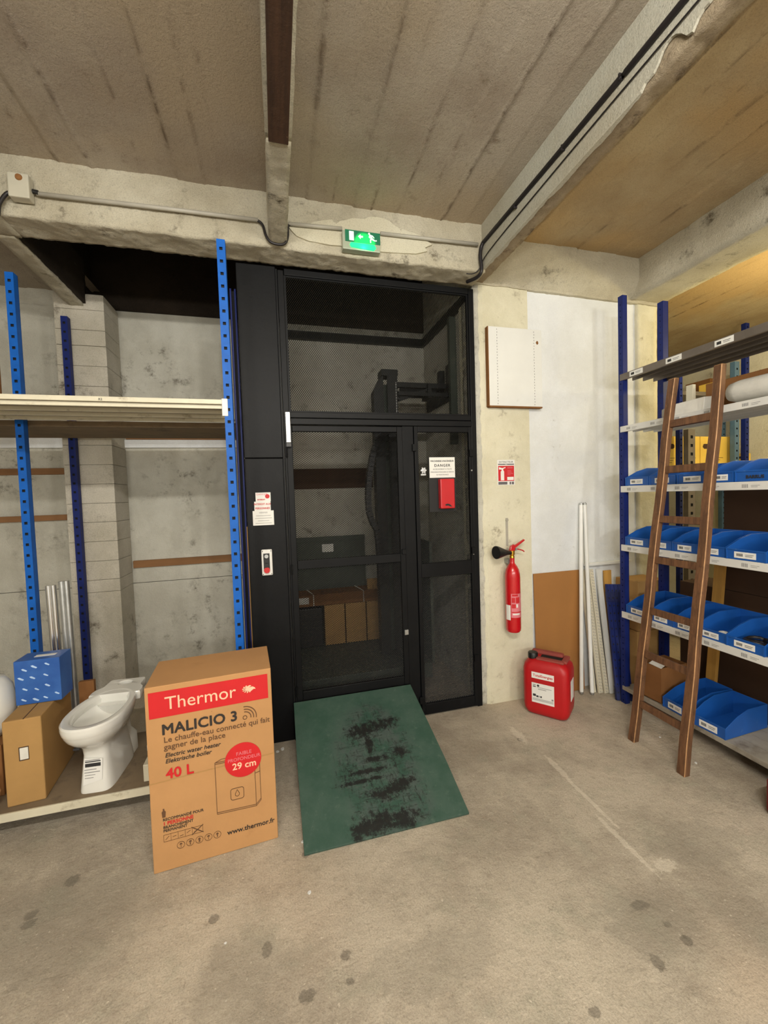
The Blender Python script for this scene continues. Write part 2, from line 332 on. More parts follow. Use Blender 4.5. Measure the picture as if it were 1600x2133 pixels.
# ------------------------------------------------------------------ setting
struct(MB().box(-4.6, 6.0, -4.6, 5.2, -.1, 0).build('floor', M['floor']))
GX = [-2.3,-2.13,-1.97,-1.8,-1.66,-1.5,-1.35,-1.18,-1.02,-.86,-.62,-.45,-.31,-.23,.25,.40,.53,.64,.805,.967,1.11,1.28,1.6,1.78,1.95,2.1,2.23,2.41,2.58,2.95,3.3,3.45,3.62,3.78,3.95,4.1,4.28,4.45,4.6,4.8]
def slab(name, x0, x1, y0, y1, z, mat, dx=.011, dy=.03, seed=0):
    """ceiling slab cast on boards: each board leaves its own level and a ragged joint"""
    nx = int((x1-x0)/dx); ny = int((y1-y0)/dy); vs = []; gv = []
    gs = [g for g in GX if x0 < g < x1]
    for i in range(nx+1):
        x = x0 + (x1-x0)*i/nx
        b = sum(1 for g in gs if g < x); lev = (((b*37+seed) % 11)/11 - .5)*.010
        g0 = min(gs, key=lambda g: abs(g-x)) if gs else 99
        for j in range(ny+1):
            y = y0 + (y1-y0)*j/ny
            wob = noise.noise((g0*9, y*1.5, seed))*.010 + noise.noise((g0*9, y*11, seed))*.004
            d = abs(x - g0 - wob); amp = max(0., min(1., .35 + 2.2*noise.noise((g0*5, y*1.7, seed+3))))
            g = max(0., 1 - d/.010) * amp
            wide = max(0., 1 - d/.035) * amp
            zz = z + lev + noise.noise((x*3, y*2, seed))*.004 - g*.008
            vs.append((x, y, zz)); gv.append(min(1, g + wide*.10))
    fs = [(i*(ny+1)+j, i*(ny+1)+j+1, (i+1)*(ny+1)+j+1, (i+1)*(ny+1)+j) for i in range(nx) for j in range(ny)]
    me = bpy.data.meshes.new(name); me.from_pydata(vs, [], fs); a = me.attributes.new('groove', 'FLOAT', 'POINT'); a.data.foreach_set('value', gv)
    me.polygons.foreach_set('use_smooth', [True]*len(me.polygons)); me.materials.append(mat)
    o = bpy.data.objects.new(name, me); COL.objects.link(o); return struct(o)
slab('ceiling', -1.42, 1.45, .6, 2.6, 3.378, M['ceiling'])
slab('ceiling', 1.45, 2.85, .6, 2.75, 3.378, M['ceiling_yellow'], seed=5)
slab('ceiling', 2.85, 6.0, .6, 5.2, 3.378, M['ceiling_yellow'], .013, .05, seed=9)
struct(MB().box(-4.6, 6.0, -4.6, .62, 3.385, 3.5).box(-4.6, 6.0, .6, 2.62, 3.40, 3.5).box(1.5, 6.0, 2.6, 5.2, 3.40, 3.5).build('ceiling', M['ceiling']))
slab('ceiling', -4.6, -1.30, 2.6, 3.8, 3.30, M['ceiling'], .013, .04, seed=2)
struct(MB().box(-4.6, -1.42, .6, 2.62, 3.36, 3.40).build('ceiling', M['ceiling']))
# lid over the alcove and the lift shaft, unlit darkness put into its colour
struct(MB().box(-1.36, 1.52, 2.70, 3.95, 4.4, 4.5).box(-1.36, 1.52, 2.68, 2.72, 3.4, 4.4).box(-1.40, -1.36, 2.68, 3.95, 3.12, 4.4).build('ceiling', M['shade_dark']))
# beams
def beam(name, mat, *a, step=.035, amp=.006, seed=0, nsc=7):
    return struct(weld(rough_box(*a, step, amp, nsc, seed=seed).build(name, mat, smooth=True, fixn=False)))
beam('trim_1', M['beam'], -1.40, 1.42, 2.51, 2.695, 3.075, 3.42, step=.016, amp=.007, seed=1, nsc=9)
beam('trim_2', M['beam'], .020, .122, 1.815, 2.52, 3.10, 3.40, step=.02, amp=.005, seed=4)
o = beam('trim_3', M['beam'], .016, .126, -4.5, 1.82, 3.115, 3.40, step=.03, amp=.004, seed=8)
tb = MB().box(.030, .112, -4.5, 1.812, 3.094, 3.118).build('timber_insert', M['wood_d'], o, bevel=.003); tb['label'] = 'dark brown timber let into the underside of the ceiling beam'
beam('trim_4', M['beam'], -1.415, -1.285, -4.5, 2.70, 3.07, 3.42, step=.03, amp=.006, seed=3)
beam('trim_10', M['shade_dark'], -1.405, -1.300, 2.70, 3.52, 3.085, 3.42, step=.03, amp=.004, seed=3)  # rear beam length with its shade painted in; soffit slab below stays light
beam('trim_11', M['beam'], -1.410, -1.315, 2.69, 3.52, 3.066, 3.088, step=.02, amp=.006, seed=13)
beam('trim_5', M['beam_raw'], 1.412, 1.498, -4.5, 2.70, 3.10, 3.42, step=.02, amp=.008, seed=5, nsc=14)
# white paint skin on the left face of trim_5 with a ragged lower edge that wraps under the beam
def skin():
    mb = MB(); ys = [2.60 - i*.018 for i in range(190)]
    P = []
    for i, y in enumerate(ys):
        e = .012 + .014*noise.noise((y*5, 0, 1)) + .010*noise.noise((y*23, 0, 2))
        if y < 1.30: e -= min(1, (1.30-y)/.12)*(.055 + .045*noise.noise((y*6, 3, 1)) + .03*noise.noise((y*16, 3, 1)))
        lo = 3.094 if e >= 0 else 3.094 - e*1.6
        P.append([(1.4005, y, 3.40), (1.4005, y, 3.25), (1.4005, y, max(3.10, lo)), (1.402, y, lo), (1.404 + max(0, e)*1.0 + .004, y, lo - .001)])
    for i in range(len(P)-1):
        for k in range(4): mb.add([P[i][k], P[i+1][k], P[i+1][k+1], P[i][k+1]], [(0, 1, 2, 3)])
    for side in (0,):
        pass
    o = mb.build('trim_6', M['beam_white'], fixn=False); weld(o)
    s = o.modifiers.new('thick', 'SOLIDIFY'); s.thickness = .004; s.offset = 0
    return struct(o)
skin()
beam('trim_7', M['beam'], 2.80, 3.13, -4.5, 2.72, 3.10, 3.42, step=.05, amp=.006, seed=6)
# haunched beam over the white wall
mb = MB(); nX = 70
prof = [(2.595, 3.42), (2.590, 3.30), (2.598, 3.22), (2.640, 3.15), (2.685, 3.115), (2.690, 3.098), (2.76, 3.095), (2.95, 3.09)]
rg = []
for i in range(nX+1):
    x = 1.44 + (3.15-1.44)*i/nX
    rg.append([(x, y + .008*noise.noise((x*7, k*2, 0)) - .004*noise.noise((x*25, k*3, 0)), z + .007*noise.noise((x*8, k*2, 4)) + .005*noise.noise((x*30, k, 4)) - (x-1.44)*.012) for k, (y, z) in enumerate(prof)])
mb.loft([r + [(r[0][0], 2.95, 3.42)] for r in rg]); struct(mb.build('trim_8', M['beam'], smooth='auto'))
# walls
struct(MB().prism([(1.432, 2.76), (1.447, 2.725), (1.50, 2.70), (1.872, 2.70), (1.872, 2.95), (1.432, 2.95)], 'z', 0, 3.13).build('wall_front_pillar', M['cream']))
struct(weld(rough_box(1.43, 1.507, 2.712, 2.9, 0, 3.1, .03, .006, 9, seed=12).build('wall_pillar_edge', M['grey_wall'], smooth=True, fixn=False)))
struct(MB().box(1.872, 3.09, 2.715, 2.95, 0, 3.13).build('wall_front', M['white_wall']))
struct(weld(rough_box(2.88, 3.10, 2.706, 2.95, 0, 3.12, .04, .005, 8, seed=22).build('wall_front_end', M['cream'], smooth=True, fixn=False)))
struct(MB().box(1.458, 1.56, 2.95, 3.95, 0, 4.4).box(1.458, 1.56, 2.76, 2.951, 3.2, 4.4).build('wall_shaft_right', M['grey_wall']))
struct(MB().box(-4.6, 1.56, 3.80, 3.95, 0, .930).box(-4.6, 1.56, 3.80, 3.95, .935, 3.175).build('wall_back', M['grey_wall']))
struct(MB().box(-1.36, 1.50, 3.78, 3.95, 3.172, 4.4).build('wall_back_upper', M['shade_dark']))  # upper wall coloured dark for the unlit top of the shaft
struct(MB().box(-4.6, -1.36, 3.80, 3.95, 3.174, 3.4).build('wall_back_left', M['grey_wall']))
struct(MB().box(-1.2, .05, 3.775, 3.805, 2.06, 2.125).box(-4.6, -1.62, 3.775, 3.805, 2.06, 2.14).build('wall_plaster_strip', M['white_wall']))
struct(MB().box(-4.7, -4.6, -4.6, 3.95, 0, 3.5).build('wall_left', M['grey_wall']))
struct(MB().box(-4.7, 6.1, -4.7, -4.6, 0, 3.5).build('wall_behind', M['white_wall']))
struct(MB().box(5.35, 5.5, -4.6, 5.3, 0, 3.45).build('wall_right', M['cream']))
struct(MB().box(3.09, 6.1, 5.1, 5.3, 0, 3.5).build('wall_far', M['cream']))
struct(MB().box(3.0, 3.1, 2.95, 5.3, 0, 3.5).build('wall_aisle_left', M['grey_wall']))
# pilaster of whitewashed blocks against the back wall
pil = struct(MB().box(-1.495, -1.20, 3.515, 3.80, 0, 3.16).build('wall_pilaster', M['pilaster']))
zs = [0, .937, 1.03, 1.174, 1.322, 1.468, 1.610, 1.755, 1.900, 2.045, 2.190, 2.335, 2.482, 2.630, 2.778, 2.892, 3.04, 3.155]
for i in range(len(zs)-1):
    dy = random.uniform(0, .004)
    MB().box(-1.505, -1.185, 3.500+dy, 3.790, zs[i]+.0012, zs[i+1]-.0012).build('block', M['pilaster'], pil, bevel=.0025)
# filler patch round the exit sign
pp = [(.13,3.205),(.19,3.222),(.246,3.226),(.30,3.25),(.391,3.274),(.419,3.25),(.445,3.272),(.479,3.281),(.515,3.298),(.554,3.302),(.6,3.303),(.615,3.316),(.631,3.322),(.68,3.328),(.723,3.323),(.76,3.312),(.785,3.293),(.81,3.282),(.831,3.261),(.841,3.277),(.87,3.268),(.911,3.263),(.96,3.25),(1.01,3.222),(1.04,3.205),(.99,3.180),(1.005,3.16),(.93,3.135),(.80,3.125),(.66,3.118),(.50,3.128),(.38,3.122),(.25,3.13),(.18,3.15),(.15,3.18)]
struct(MB().prism(pp, 'y', 2.499, 2.53).build('trim_9', M['patch']))

# ------------------------------------------------------------------ goods lift: column
col_ = empty('lift_column', (-.06, 2.70, 0), label='tall black sheet-steel column of the goods lift, left of the mesh gate', category='lift column')
L = lambda x: x + .06
def cb(n, m, x0, x1, y0, y1, z0, z1, p=col_, **k): return MB().box(L(x0), L(x1), y0-2.70, y1-2.70, z0, z1).build(n, m, p, **k)
cb('cladding', M['black'], -.185, .052, 2.70, 3.0, .0, 1.86, bevel=.004)
cb('cladding', M['black'], -.185, .052, 2.70, 3.0, 1.863, 3.068, bevel=.004)
cb('edge_strip', M['black'], .052, .062, 2.694, 2.75, 0, 3.05)
FR = 2.70
def fr_txt(s, size, x, z, m, p, y=-.0015, **k): return text(s, size, (L(x), y, z), FRONT, m, p, **k)
p1 = cb('notice', M['paper'], -.128, -.036, 2.6985, 2.70, 1.586, 1.643); p1['label'] = 'small red and white notice'
fr_txt('DANGER', .017, -.123, 1.626, M['pink_ink'], p1, y=-.0025); fr_txt('INTERDIT', .011, -.118, 1.594, M['red_ink'], p1, y=-.0025, bold=.0005)
MB().lathe([(.001, 0), (.014, 0), (.014, .001), (.001, .001)], 0, 0, 0, 14).build('emblem', M['red_ink'], p1).matrix_local = Matrix.Translation((L(-.056), -.002, 1.618)) @ Matrix.Rotation(math.pi/2, 4, 'X')
p2 = cb('notice', M['paper'], -.138, -.038, 2.6983, 2.70, 1.527, 1.586); p2['label'] = 'white notice reading INTERDIT AUX PERSONNES'
fr_txt('INTERDIT AUX', .0155, -.088, 1.564, M['red_ink'], p2, y=-.0028, align='CENTER', bold=.0004); fr_txt('PERSONNES', .0165, -.088, 1.537, M['red_ink'], p2, y=-.0028, align='CENTER', bold=.0004)
p3 = cb('notice', M['paper'], -.150, -.021, 2.698, 2.70, 1.434, 1.527); p3['label'] = 'white notice with faint grey lines of text'
fr_txt('VERIFIER', .014, -.085, 1.510, M['grey_ink'], p3, y=-.0028, align='CENTER')
for i in range(4):
    wv = (.09, .105, .07, .1)[i]; MB().box(L(-.085-wv/2), L(-.085+wv/2), -.0028, -.002, 1.494-i*.016, 1.4965-i*.016).build('text_line', M['grey_ink'], p3)
cbx = cb('control_box', M['paper'], -.108, -.042, 2.672, 2.70, 1.114, 1.279, bevel=.006); cbx['label'] = 'white control box with black buttons and red stop'
cb('button_strip', M['rubber'], -.096, -.058, 2.668, 2.674, 1.150, 1.255, cbx)
for z, m, r, nm in ((1.238, M['zinc'], .012, 'button'), (1.21, M['rubber'], .014, 'button'), (1.18, M['rubber'], .014, 'button'), (1.15, M['red_paint'], .019, 'stop_button')):
    MB().tube([(L(-.077), -.030, z), (L(-.077), -.046, z)], r, 14).build(nm, m, cbx, smooth='auto')
for x in (-.101, -.049):
    for z in (1.123, 1.270): MB().tube([(L(x), -.027, z), (L(x), -.0295, z)], .003, 8).build('screw', M['ink'], cbx)

# ------------------------------------------------------------------ goods lift: frame, gate, side panel, transom
def rail_frame(name, parent, bars, bev=.003):
    for (x0, x1, y0, y1, z0, z1, nm) in bars: MB().box(x0, x1, y0, y1, z0, z1).build(nm, M['black'], parent, bevel=bev)
sf = empty('lift_surround_frame', (.06, 2.70, 0), label='black steel frame around the lift gate and its mesh panels', category='frame')
rail_frame('f', sf, [(.004, .042, 0, .05, .0, 3.05, 'post'), (1.330, 1.370, 0, .05, 0, 3.06, 'post'), (.045, 1.328, 0, .05, 2.078, 2.118, 'rail'), (.045, 1.328, 0, .05, 2.121, 2.157, 'rail'), (.045, 1.328, 0, .05, 3.022, 3.062, 'rail'), (.803, .884, .004, .05, 0, 2.076, 'mullion'), (.0, .80, .012, .05, .0, .235, 'sill_plate')])
def xmesh(x0, x1, z0, z1, y, L_, Sx, rot, wd=.0026, dp=.0018):
    """expanded-metal lattice between x0..x1, z0..z1 at depth y"""
    h = Sx/2; mb = MB()
    A0, A1, B0, B1 = (x0, x1, z0, z1) if not rot else (z0, z1, x0, x1)
    na = int((A1-A0)/(L_/2)); nb = int((B1-B0)/h)
    da = (A1-A0)/na; h = (B1-B0)/nb
    for k in range(nb):
        for i in range(na):
            a0 = A0+i*da; a1 = a0+da
            b0 = B0 + k*h + (h if (i+k) % 2 else 0); b1 = B0 + k*h + (h if (i+1+k) % 2 else 0)
            ln = math.hypot(a1-a0, b1-b0); nx, nz = -(b1-b0)/ln*wd/2, (a1-a0)/ln*wd/2
            q = [(a0-nx, b0-nz), (a1-nx, b1-nz), (a1+nx, b1+nz), (a0+nx, b0+nz)]
            if rot: q = [(b, a) for a, b in q]
            yy = y + (dp*.5 if (i+k) % 2 else -dp*.5)
            mb.add([(q[0][0], yy, q[0][1]), (q[1][0], yy, q[1][1]), (q[2][0], yy+dp, q[2][1]), (q[3][0], yy+dp, q[3][1]),
                    (q[0][0], yy+dp, q[0][1]), (q[1][0], yy+dp, q[1][1])], [(0, 1, 2, 3), (0, 4, 5, 1), (4, 3, 2, 5)])
    return mb
def mesh_part(parent, *a):
    o = xmesh(*a).build('expanded_mesh', M['black_mesh'], parent, fixn=False); o['kind'] = 'stuff'; return o
g = empty('mesh_gate', (.075, 2.695, .255), label='black framed lift gate with expanded metal mesh above the green ramp', category='gate')
rail_frame('g', g, [(.002, .040, 0, .03, .0, 1.815, 'stile'), (.748, .786, 0, .03, 0, 1.815, 'stile'), (.0405, .7475, .001, .029, 0, .062, 'rail'), (.0405, .7475, .001, .029, .876, .934, 'rail'), (.0405, .7475, .001, .029, 1.777, 1.815, 'rail')])
mesh_part(g, .036, .752, .05, .885, .014, .018, .0125, False); mesh_part(g, .036, .752, .925, 1.785, .014, .018, .0125, False)
for z in (.05, .86, 1.62): MB().box(-.006, .010, -.012, .0, z, z+.045).tube([(.002, -.012, z-.01), (.002, -.012, z+.055)], .006, 8).build('hinge', M['black'], g)
for x, z in ((.768, .93), (.768, .36)): MB().box(x-.012, x+.016, -.014, .0, z, z+.035).build('latch', M['zinc'] if z < .5 else M['black'], g, bevel=.002)
lk = MB().box(0, .031, -.035, -.001, 1.70, 1.895).build('lock_case', M['zinc'], g, bevel=.003); lk['label'] = 'bright metal lock case at the top hinge side'
MB().box(.004, .027, -.038, -.034, 1.83, 1.888).build('lock_plate', M['chrome'], lk, bevel=.001); MB().box(.004, .027, -.038, -.034, 1.71, 1.822).build('lock_plate', M['zinc'], lk, bevel=.001)
MB().box(.001, .030, -.030, -.002, 1.675, 1.699).build('lock_foot', M['rubber'], lk)
sp = empty('mesh_side_panel', (.945, 2.695, 0), label='narrow black mesh panel right of the gate, carrying the DANGER sign', category='mesh panel')
rail_frame('s', sp, [(.002, .030, 0, .03, .01, 2.075, 'stile'), (.420, .444, 0, .03, .01, 2.075, 'stile'), (.0305, .4195, .001, .029, .01, .088, 'rail'), (.0305, .4195, .001, .029, 1.005, 1.105, 'rail'), (.0305, .4195, .001, .029, 2.035, 2.075, 'rail')])
mesh_part(sp, .026, .424, .08, 1.01, .014, .018, .0125, False); mesh_part(sp, .026, .424, 1.10, 2.04, .014, .018, .0125, False)
for x, z in ((-.004, 1.9), (.432, .35), (.432, 1.15), (-.004, .10), (.432, 1.86)): MB().box(x-.012, x+.016, -.014, .0, z, z+.05).build('latch', M['black'], sp, bevel=.002)
for x, z in ((.434, 1.76), (.434, 1.15)): MB().tube([(x, -.001, z), (x, -.006, z)], .006, 8).build('bolt', M['chrome'], sp)
kn = MB(); kn.tube([(.058, -.002, 1.765), (.058, -.02, 1.765)], .017, 10).tube([(.058, -.02, 1.765), (.058, -.03, 1.765)], .009, 8)
for a in range(6): kn.tube([(.058+.017*math.cos(a*1.047), -.004, 1.765+.017*math.sin(a*1.047)), (.058+.017*math.cos(a*1.047), -.018, 1.765+.017*math.sin(a*1.047))], .006, 6)
kn.box(.04, .078, -.01, -.002, 1.73, 1.742).build('wing_nut', M['chrome'], sp)
bp = MB().box(.100, .305, -.006, -.001, 1.470, 1.862).build('backing_plate', M['black_matt'], sp)
npl = MB().box(.106, .300, -.009, -.0055, 1.712, 1.856).build('notice_plate', M['paper'], sp); npl['label'] = 'grey white plate lettered DANGER'
def nt(s, size, z, bold=0, m='ink', sx=1, space=1): return text(s, size, (.203, -.0095, z), FRONT, M[m], npl, align='CENTER', bold=bold, sx=sx, space=space)
nt("MACHINERIE d'ASCENSEUR", .0165, 1.824, .0004, sx=.88); nt('DANGER', .026, 1.790, .0006, space=1.25)
nt("ACCES INTERDIT A TOUTE", .0125, 1.768, m='ink', sx=.95); nt("PERSONNE ETRANGERE AU SERVICE", .0115, 1.748, sx=.95); nt("DE MAINTENANCE", .0115, 1.729, sx=.95)
rb = MB().box(.168, .276, -.052, -.006, 1.492, 1.702).build('red_cover', M['red_paint'], sp, bevel=.006); rb['label'] = 'bright red plastic cover'
MB().prism([(.198, 1.520), (.215, 1.527), (.232, 1.524), (.246, 1.512), (.252, 1.503), (.236, 1.507), (.222, 1.514), (.207, 1.512)], 'y', -.0535, -.050).build('scuff', M['rubber'], rb)
tr = empty('mesh_transom', (.10, 2.695, 2.157), label='large black expanded mesh panel above the lift gate', category='mesh panel')
rail_frame('t', tr, [(.002, .016, .012, .03, 0, .865, 'stile'), (1.275, 1.288, .012, .03, 0, .865, 'stile'), (.0165, 1.2745, .013, .029, 0, .010, 'rail'), (.0165, 1.2745, .013, .029, .855, .865, 'rail')], .001)
mesh_part(tr, .012, 1.278, .006, .86, .018, .018, .0125, True)

# ramp
rp = empty('access_ramp', (.053, 1.79, .004), label='dark green wooden ramp with black wear, sloping up to the gate', category='ramp')
sl = math.atan2(.247, .893); ln = math.hypot(.247, .893)
deck = MB().prism([(0, 0), (.806, 0), (.812, .3), (.806, ln), (.0, ln), (-.004, .5)], 'z', -.002, .009).build('deck', M['ramp'], rp, bevel=.001); deck.rotation_euler = (sl, 0, 0)
for x in (.02, .40, .765):
    MB().prism([(.06, 0), (.885, 0), (.885, .232), (.88, .236), (.06, .010)], 'x', x, x+.022).build('bearer', M['black_matt'], rp)

# ------------------------------------------------------------------ inside the lift
sh = empty('lift_mast', (.88, 3.2, .0), label='dark steel lifting mast standing inside the lift shaft', category='mast')
MB().hexa([(-.10,-.05,.312),(-.02,-.05,.312),(-.02,.05,.312),(-.10,.05,.312),(-.10,-.05,2.43),(-.02,-.05,2.57),(-.02,.05,2.57),(-.10,.05,2.43)]).build('rail', M['lift_dark'], sh)
MB().box(.045, .095, -.06, .06, .312, 2.585).box(.01, .045, -.06, -.05, .312, 2.55).build('rail', M['lift_dark'], sh)
MB().box(-.02, .045, .02, .03, .312, 2.5).build('web_plate', M['lift_green'], sh)
MB().box(-.035, .10, -.062, .062, 2.55, 2.60).build('cap', M['lift_dark'], sh)
MB().box(.078, .083, -.066, -.061, .312, 2.5).build('chain', M['zinc'], sh)
for bx in ((.10, .575, -.02, .02, 2.475, 2.515), (.10, .42, .08, .11, 2.42, 2.45), (.10, .575, -.06, -.04, 2.400, 2.43), (.36, .39, -.05, .10, 2.39, 2.50), (.10, .55, .30, .34, 2.18, 2.24), (.20, .56, .2, .23, 2.5, 2.53)):
    MB().box(*bx).build('brace', M['lift_dark'], sh)
arms = MB()
arms.hexa([(.10,-.03,2.38),(.12,-.03,2.36),(.12,.0,2.36),(.10,.0,2.38),(.36,-.03,2.47),(.38,-.03,2.455),(.38,.0,2.455),(.36,.0,2.47)])
arms.build('brace', M['lift_dark'], sh)
MB().box(.53, .575, -.10, -.02, 2.40, 2.66).box(.53, .575, .10, .16, 2.50, 2.66).box(.555, .575, -.1, .5, 2.38, 2.50).build('wall_bracket', M['lift_dark'], sh)
ch = []; cpts = [(.92, .0, 2.20), (.86, 0, 2.10), (.775, 0, 2.02), (.735, 0, 1.90), (.705, 0, 1.75), (.692, 0, 1.60), (.695, 0, 1.48), (.72, 0, 1.39), (.755, 0, 1.33), (.765, 0, 1.22), (.775, 0, .9)]
chain = empty('cable_chain', (.0, 3.10, 0), label='black hanging cable carrier bending beside the lift mast', category='cable chain')
pv = [Vector(p) for p in cpts]
for i in range(len(pv)-1):
    n_ = max(2, int((pv[i+1]-pv[i]).length/.035))
    for j in range(n_):
        a = pv[i].lerp(pv[i+1], j/n_); b = pv[i].lerp(pv[i+1], (j+.93)/n_); d = (b-a).normalized(); s_ = Vector((-d.z, 0, d.x))*.020
        MB().hexa([a-s_+Vector((0,-.03,0)), a+s_+Vector((0,-.03,0)), a+s_+Vector((0,.03,0)), a-s_+Vector((0,.03,0)), b-s_+Vector((0,-.03,0)), b+s_+Vector((0,-.03,0)), b+s_+Vector((0,.03,0)), b-s_+Vector((0,.03,0))]).build('link', M['rubber'], chain)
car = empty('lift_platform', (.12, 2.86, .20), label='dusty dark green lift platform with back guard behind the gate', category='platform')
MB().box(0, .98, 0, .86, 0, .11).build('deck', M['lift_green'], car, bevel=.004)
bg_ = MB().box(0, .66, .84, .86, .112, 1.04).build('back_guard', M['lift_green'], car)
MB().box(.262, .365, .836, .84, .90, .972).build('label_plate', M['paper'], car)
MB().box(.0, .66, .825, .839, 1.0, 1.04).build('guard_rail', M['lift_green'], car)
MB().box(.98, 1.0, .0, .86, .112, 1.04).build('side_guard', M['lift_green'], car)
sq = MB().box(.625, .775, .618, .64, .515, .665).build('square_plate', M['cardboard2'], car); sq['label'] = 'square tan board with a dark mark'
text('LS', .07, (.70, .6175, .565), FRONT, M['box_line'], sq, align='CENTER')
tag(MB().box(.12, 1.45, 3.755, 3.80, 3.03, 3.10).build('wall_rail', M['lift_dark']), 'dark horizontal steel rail along the back wall of the shaft', 'rail')
tag(MB().box(1.425, 1.458, 2.8, 3.754, 3.03, 3.10).build('wall_rail', M['lift_dark']), 'dark steel rail running back along the right shaft wall', 'rail')
tag(MB().box(1.40, 1.457, 3.06, 3.10, 2.0, 3.02).build('guide_rail', M['lift_green']), 'thin upright guide rail on the right shaft wall', 'rail')
tag(MB().box(.12, .90, 3.79, 3.80, 1.68, 1.865).build('wall_band', M['carton_dark']), 'dark painted band across the shaft back wall above the platform', 'band')
def carton(name, x, y, z, w_, d, h, m, label, rz=0, seam=True, group=None, tape=None):
    e = empty(name, (x, y, z), rz, label, 'box', group)
    MB().box(0, w_, 0, d, 0, h).build('carton_body', m, e, bevel=.004)
    if seam:
        MB().box(w_*.0+.002, w_-.002, d/2-.0015, d/2+.0015, h-.001, h+.0012).build('flap_seam', M['carton_dark'], e)
    if tape: MB().box(w_/2-.025, w_/2+.025, -.0008, .0005, h*.0+.001, h-.001).build('tape', tape, e)
    return e
for i, (x0, x1) in enumerate(((.36, .535), (.545, .725), (.735, .918))):
    lb = ('tan carton standing left in the row of three under the flat box', 'tan carton standing in the middle of three under the flat box', 'tan carton standing right in the row of three on the lift platform')[i]
    carton('carton', x0, 3.49, .314, x1-x0, .16, .352, M['cardboard2'], lb, group='cartons on the lift platform')
e = carton('carton', .13, 3.47, .672, .76, .20, .098, M['cardboard_d'], 'long flat carton lying on the three upright cartons in the lift')
MB().box(.01, .10, -.002, .0, .025, .08).build('label_sticker', M['paper'], e)
for x in (.14, .575): MB().tube([(x, -.003, .0), (x, -.003, .098), (x-.02, .08, .103), (x-.04, .19, .103)], .004, 6).build('strap', M['foam'], e)
carton('dark_case', .14, 3.50, .314, .20, .15, .33, M['rubber'], 'black case under the left end of the flat carton in the lift', seam=False)

# ------------------------------------------------------------------ ceiling services
def tubething(name, pts, r, m, label, cat, n=8):
    return tag(MB().tube(pts, r, n).build(name, m, smooth=True), label, cat)
tubething('conduit', [(-1.11, 2.488, 3.185), (-.5, 2.487, 3.197), (-.035, 2.488, 3.203)], .011, M['pvc'], 'grey conduit along the front beam left of the ceiling beam', 'conduit')
tubething('conduit', [(.135, 2.488, 3.205), (.452, 2.486, 3.218)], .011, M['pvc'], 'short grey conduit between ceiling beam and exit sign', 'conduit')
tubething('conduit', [(.692, 2.486, 3.222), (1.36, 2.488, 3.238)], .011, M['pvc'], 'grey conduit running right from the exit sign to the corner', 'conduit')
def sm(pts, k=5):
    P = [Vector(p) for p in pts]; out = []
    for i in range(len(P)-1):
        p0, p1, p2, p3 = P[max(i-1, 0)], P[i], P[i+1], P[min(i+2, len(P)-1)]
        for j in range(k):
            t_ = j/k; out.append(.5*((2*p1) + (p2-p0)*t_ + (2*p0-5*p1+4*p2-p3)*t_**2 + (3*p1-p0-3*p2+p3)*t_**3))
    return out + [P[-1]]
tubething('cable', sm([(-.045, 2.487, 3.204), (-.012, 2.486, 3.18), (.005, 2.484, 3.12), (.03, 2.482, 3.085), (.072, 2.482, 3.077), (.11, 2.484, 3.088), (.128, 2.486, 3.13), (.132, 2.487, 3.19), (.150, 2.488, 3.204)]), .0075, M['cable'], 'black cable looping under the end of the ceiling beam', 'cable')
tubething('cable', sm([(-1.205, 2.486, 3.175), (-1.235, 2.48, 3.16), (-1.262, 2.47, 3.10), (-1.272, 2.47, 3.045), (-1.30, 2.47, 3.03), (-1.36, 2.46, 3.035)]), .009, M['cable'], 'black cable dropping left of the junction box', 'cable')
jb = empty('junction_box', (-1.215, 2.50, 3.135), label='small grey junction box on the front beam at far left', category='junction box')
MB().box(0, .09, -.05, .0, 0, .118).build('case', M['box_grey'], jb, bevel=.006)
MB().tube([(.092, -.018, .055), (.115, -.018, .052)], .011, 10).build('cable_gland', M['rubber'], jb); MB().lathe([(.001, 0), (.016, 0), (.013, .006), (.001, .008)], n=12).build('rust_spot', M['cardboard_d'], jb).matrix_local = Matrix.Translation((.05, -.05, .095)) @ Matrix.Rotation(math.pi/2, 4, 'X')
mbz = sm([(1.388, -1.0, 3.235), (1.389, 1.108, 3.222), (1.389, 1.37, 3.222), (1.389, 1.70, 3.226), (1.389, 1.98, 3.232), (1.388, 2.40, 3.242), (1.384, 2.475, 3.235), (1.375, 2.488, 3.17), (1.380, 2.484, 3.09), (1.378, 2.49, 3.058), (1.365, 2.53, 3.045), (1.33, 2.60, 3.05)])
tubething('cable', mbz, .012, M['cable'], 'thick black cable running along the right ceiling beam into the corner', 'cable')
tubething('wire', sm([(1.392, -1.0, 3.172), (1.392, 1.06, 3.172), (1.392, 1.8, 3.168), (1.39, 2.40, 3.15), (1.365, 2.49, 3.08), (1.325, 2.50, 3.052), (1.28, 2.505, 3.05)]), .0035, M['cable'], 'thin dark wire below the thick cable on the right beam', 'wire', 6)
for y, wh in ((1.365, 'nearest the broken plaster'), (1.70, 'middle of the three'), (2.10, 'nearest the corner')): tag(MB().box(1.378, 1.399, y-.004, y+.004, 3.212, 3.238).build('cable_clip', M['cable'], bevel=.002), 'small clip on the thick black cable, ' + wh, 'clip', 'cable clips on the right beam')
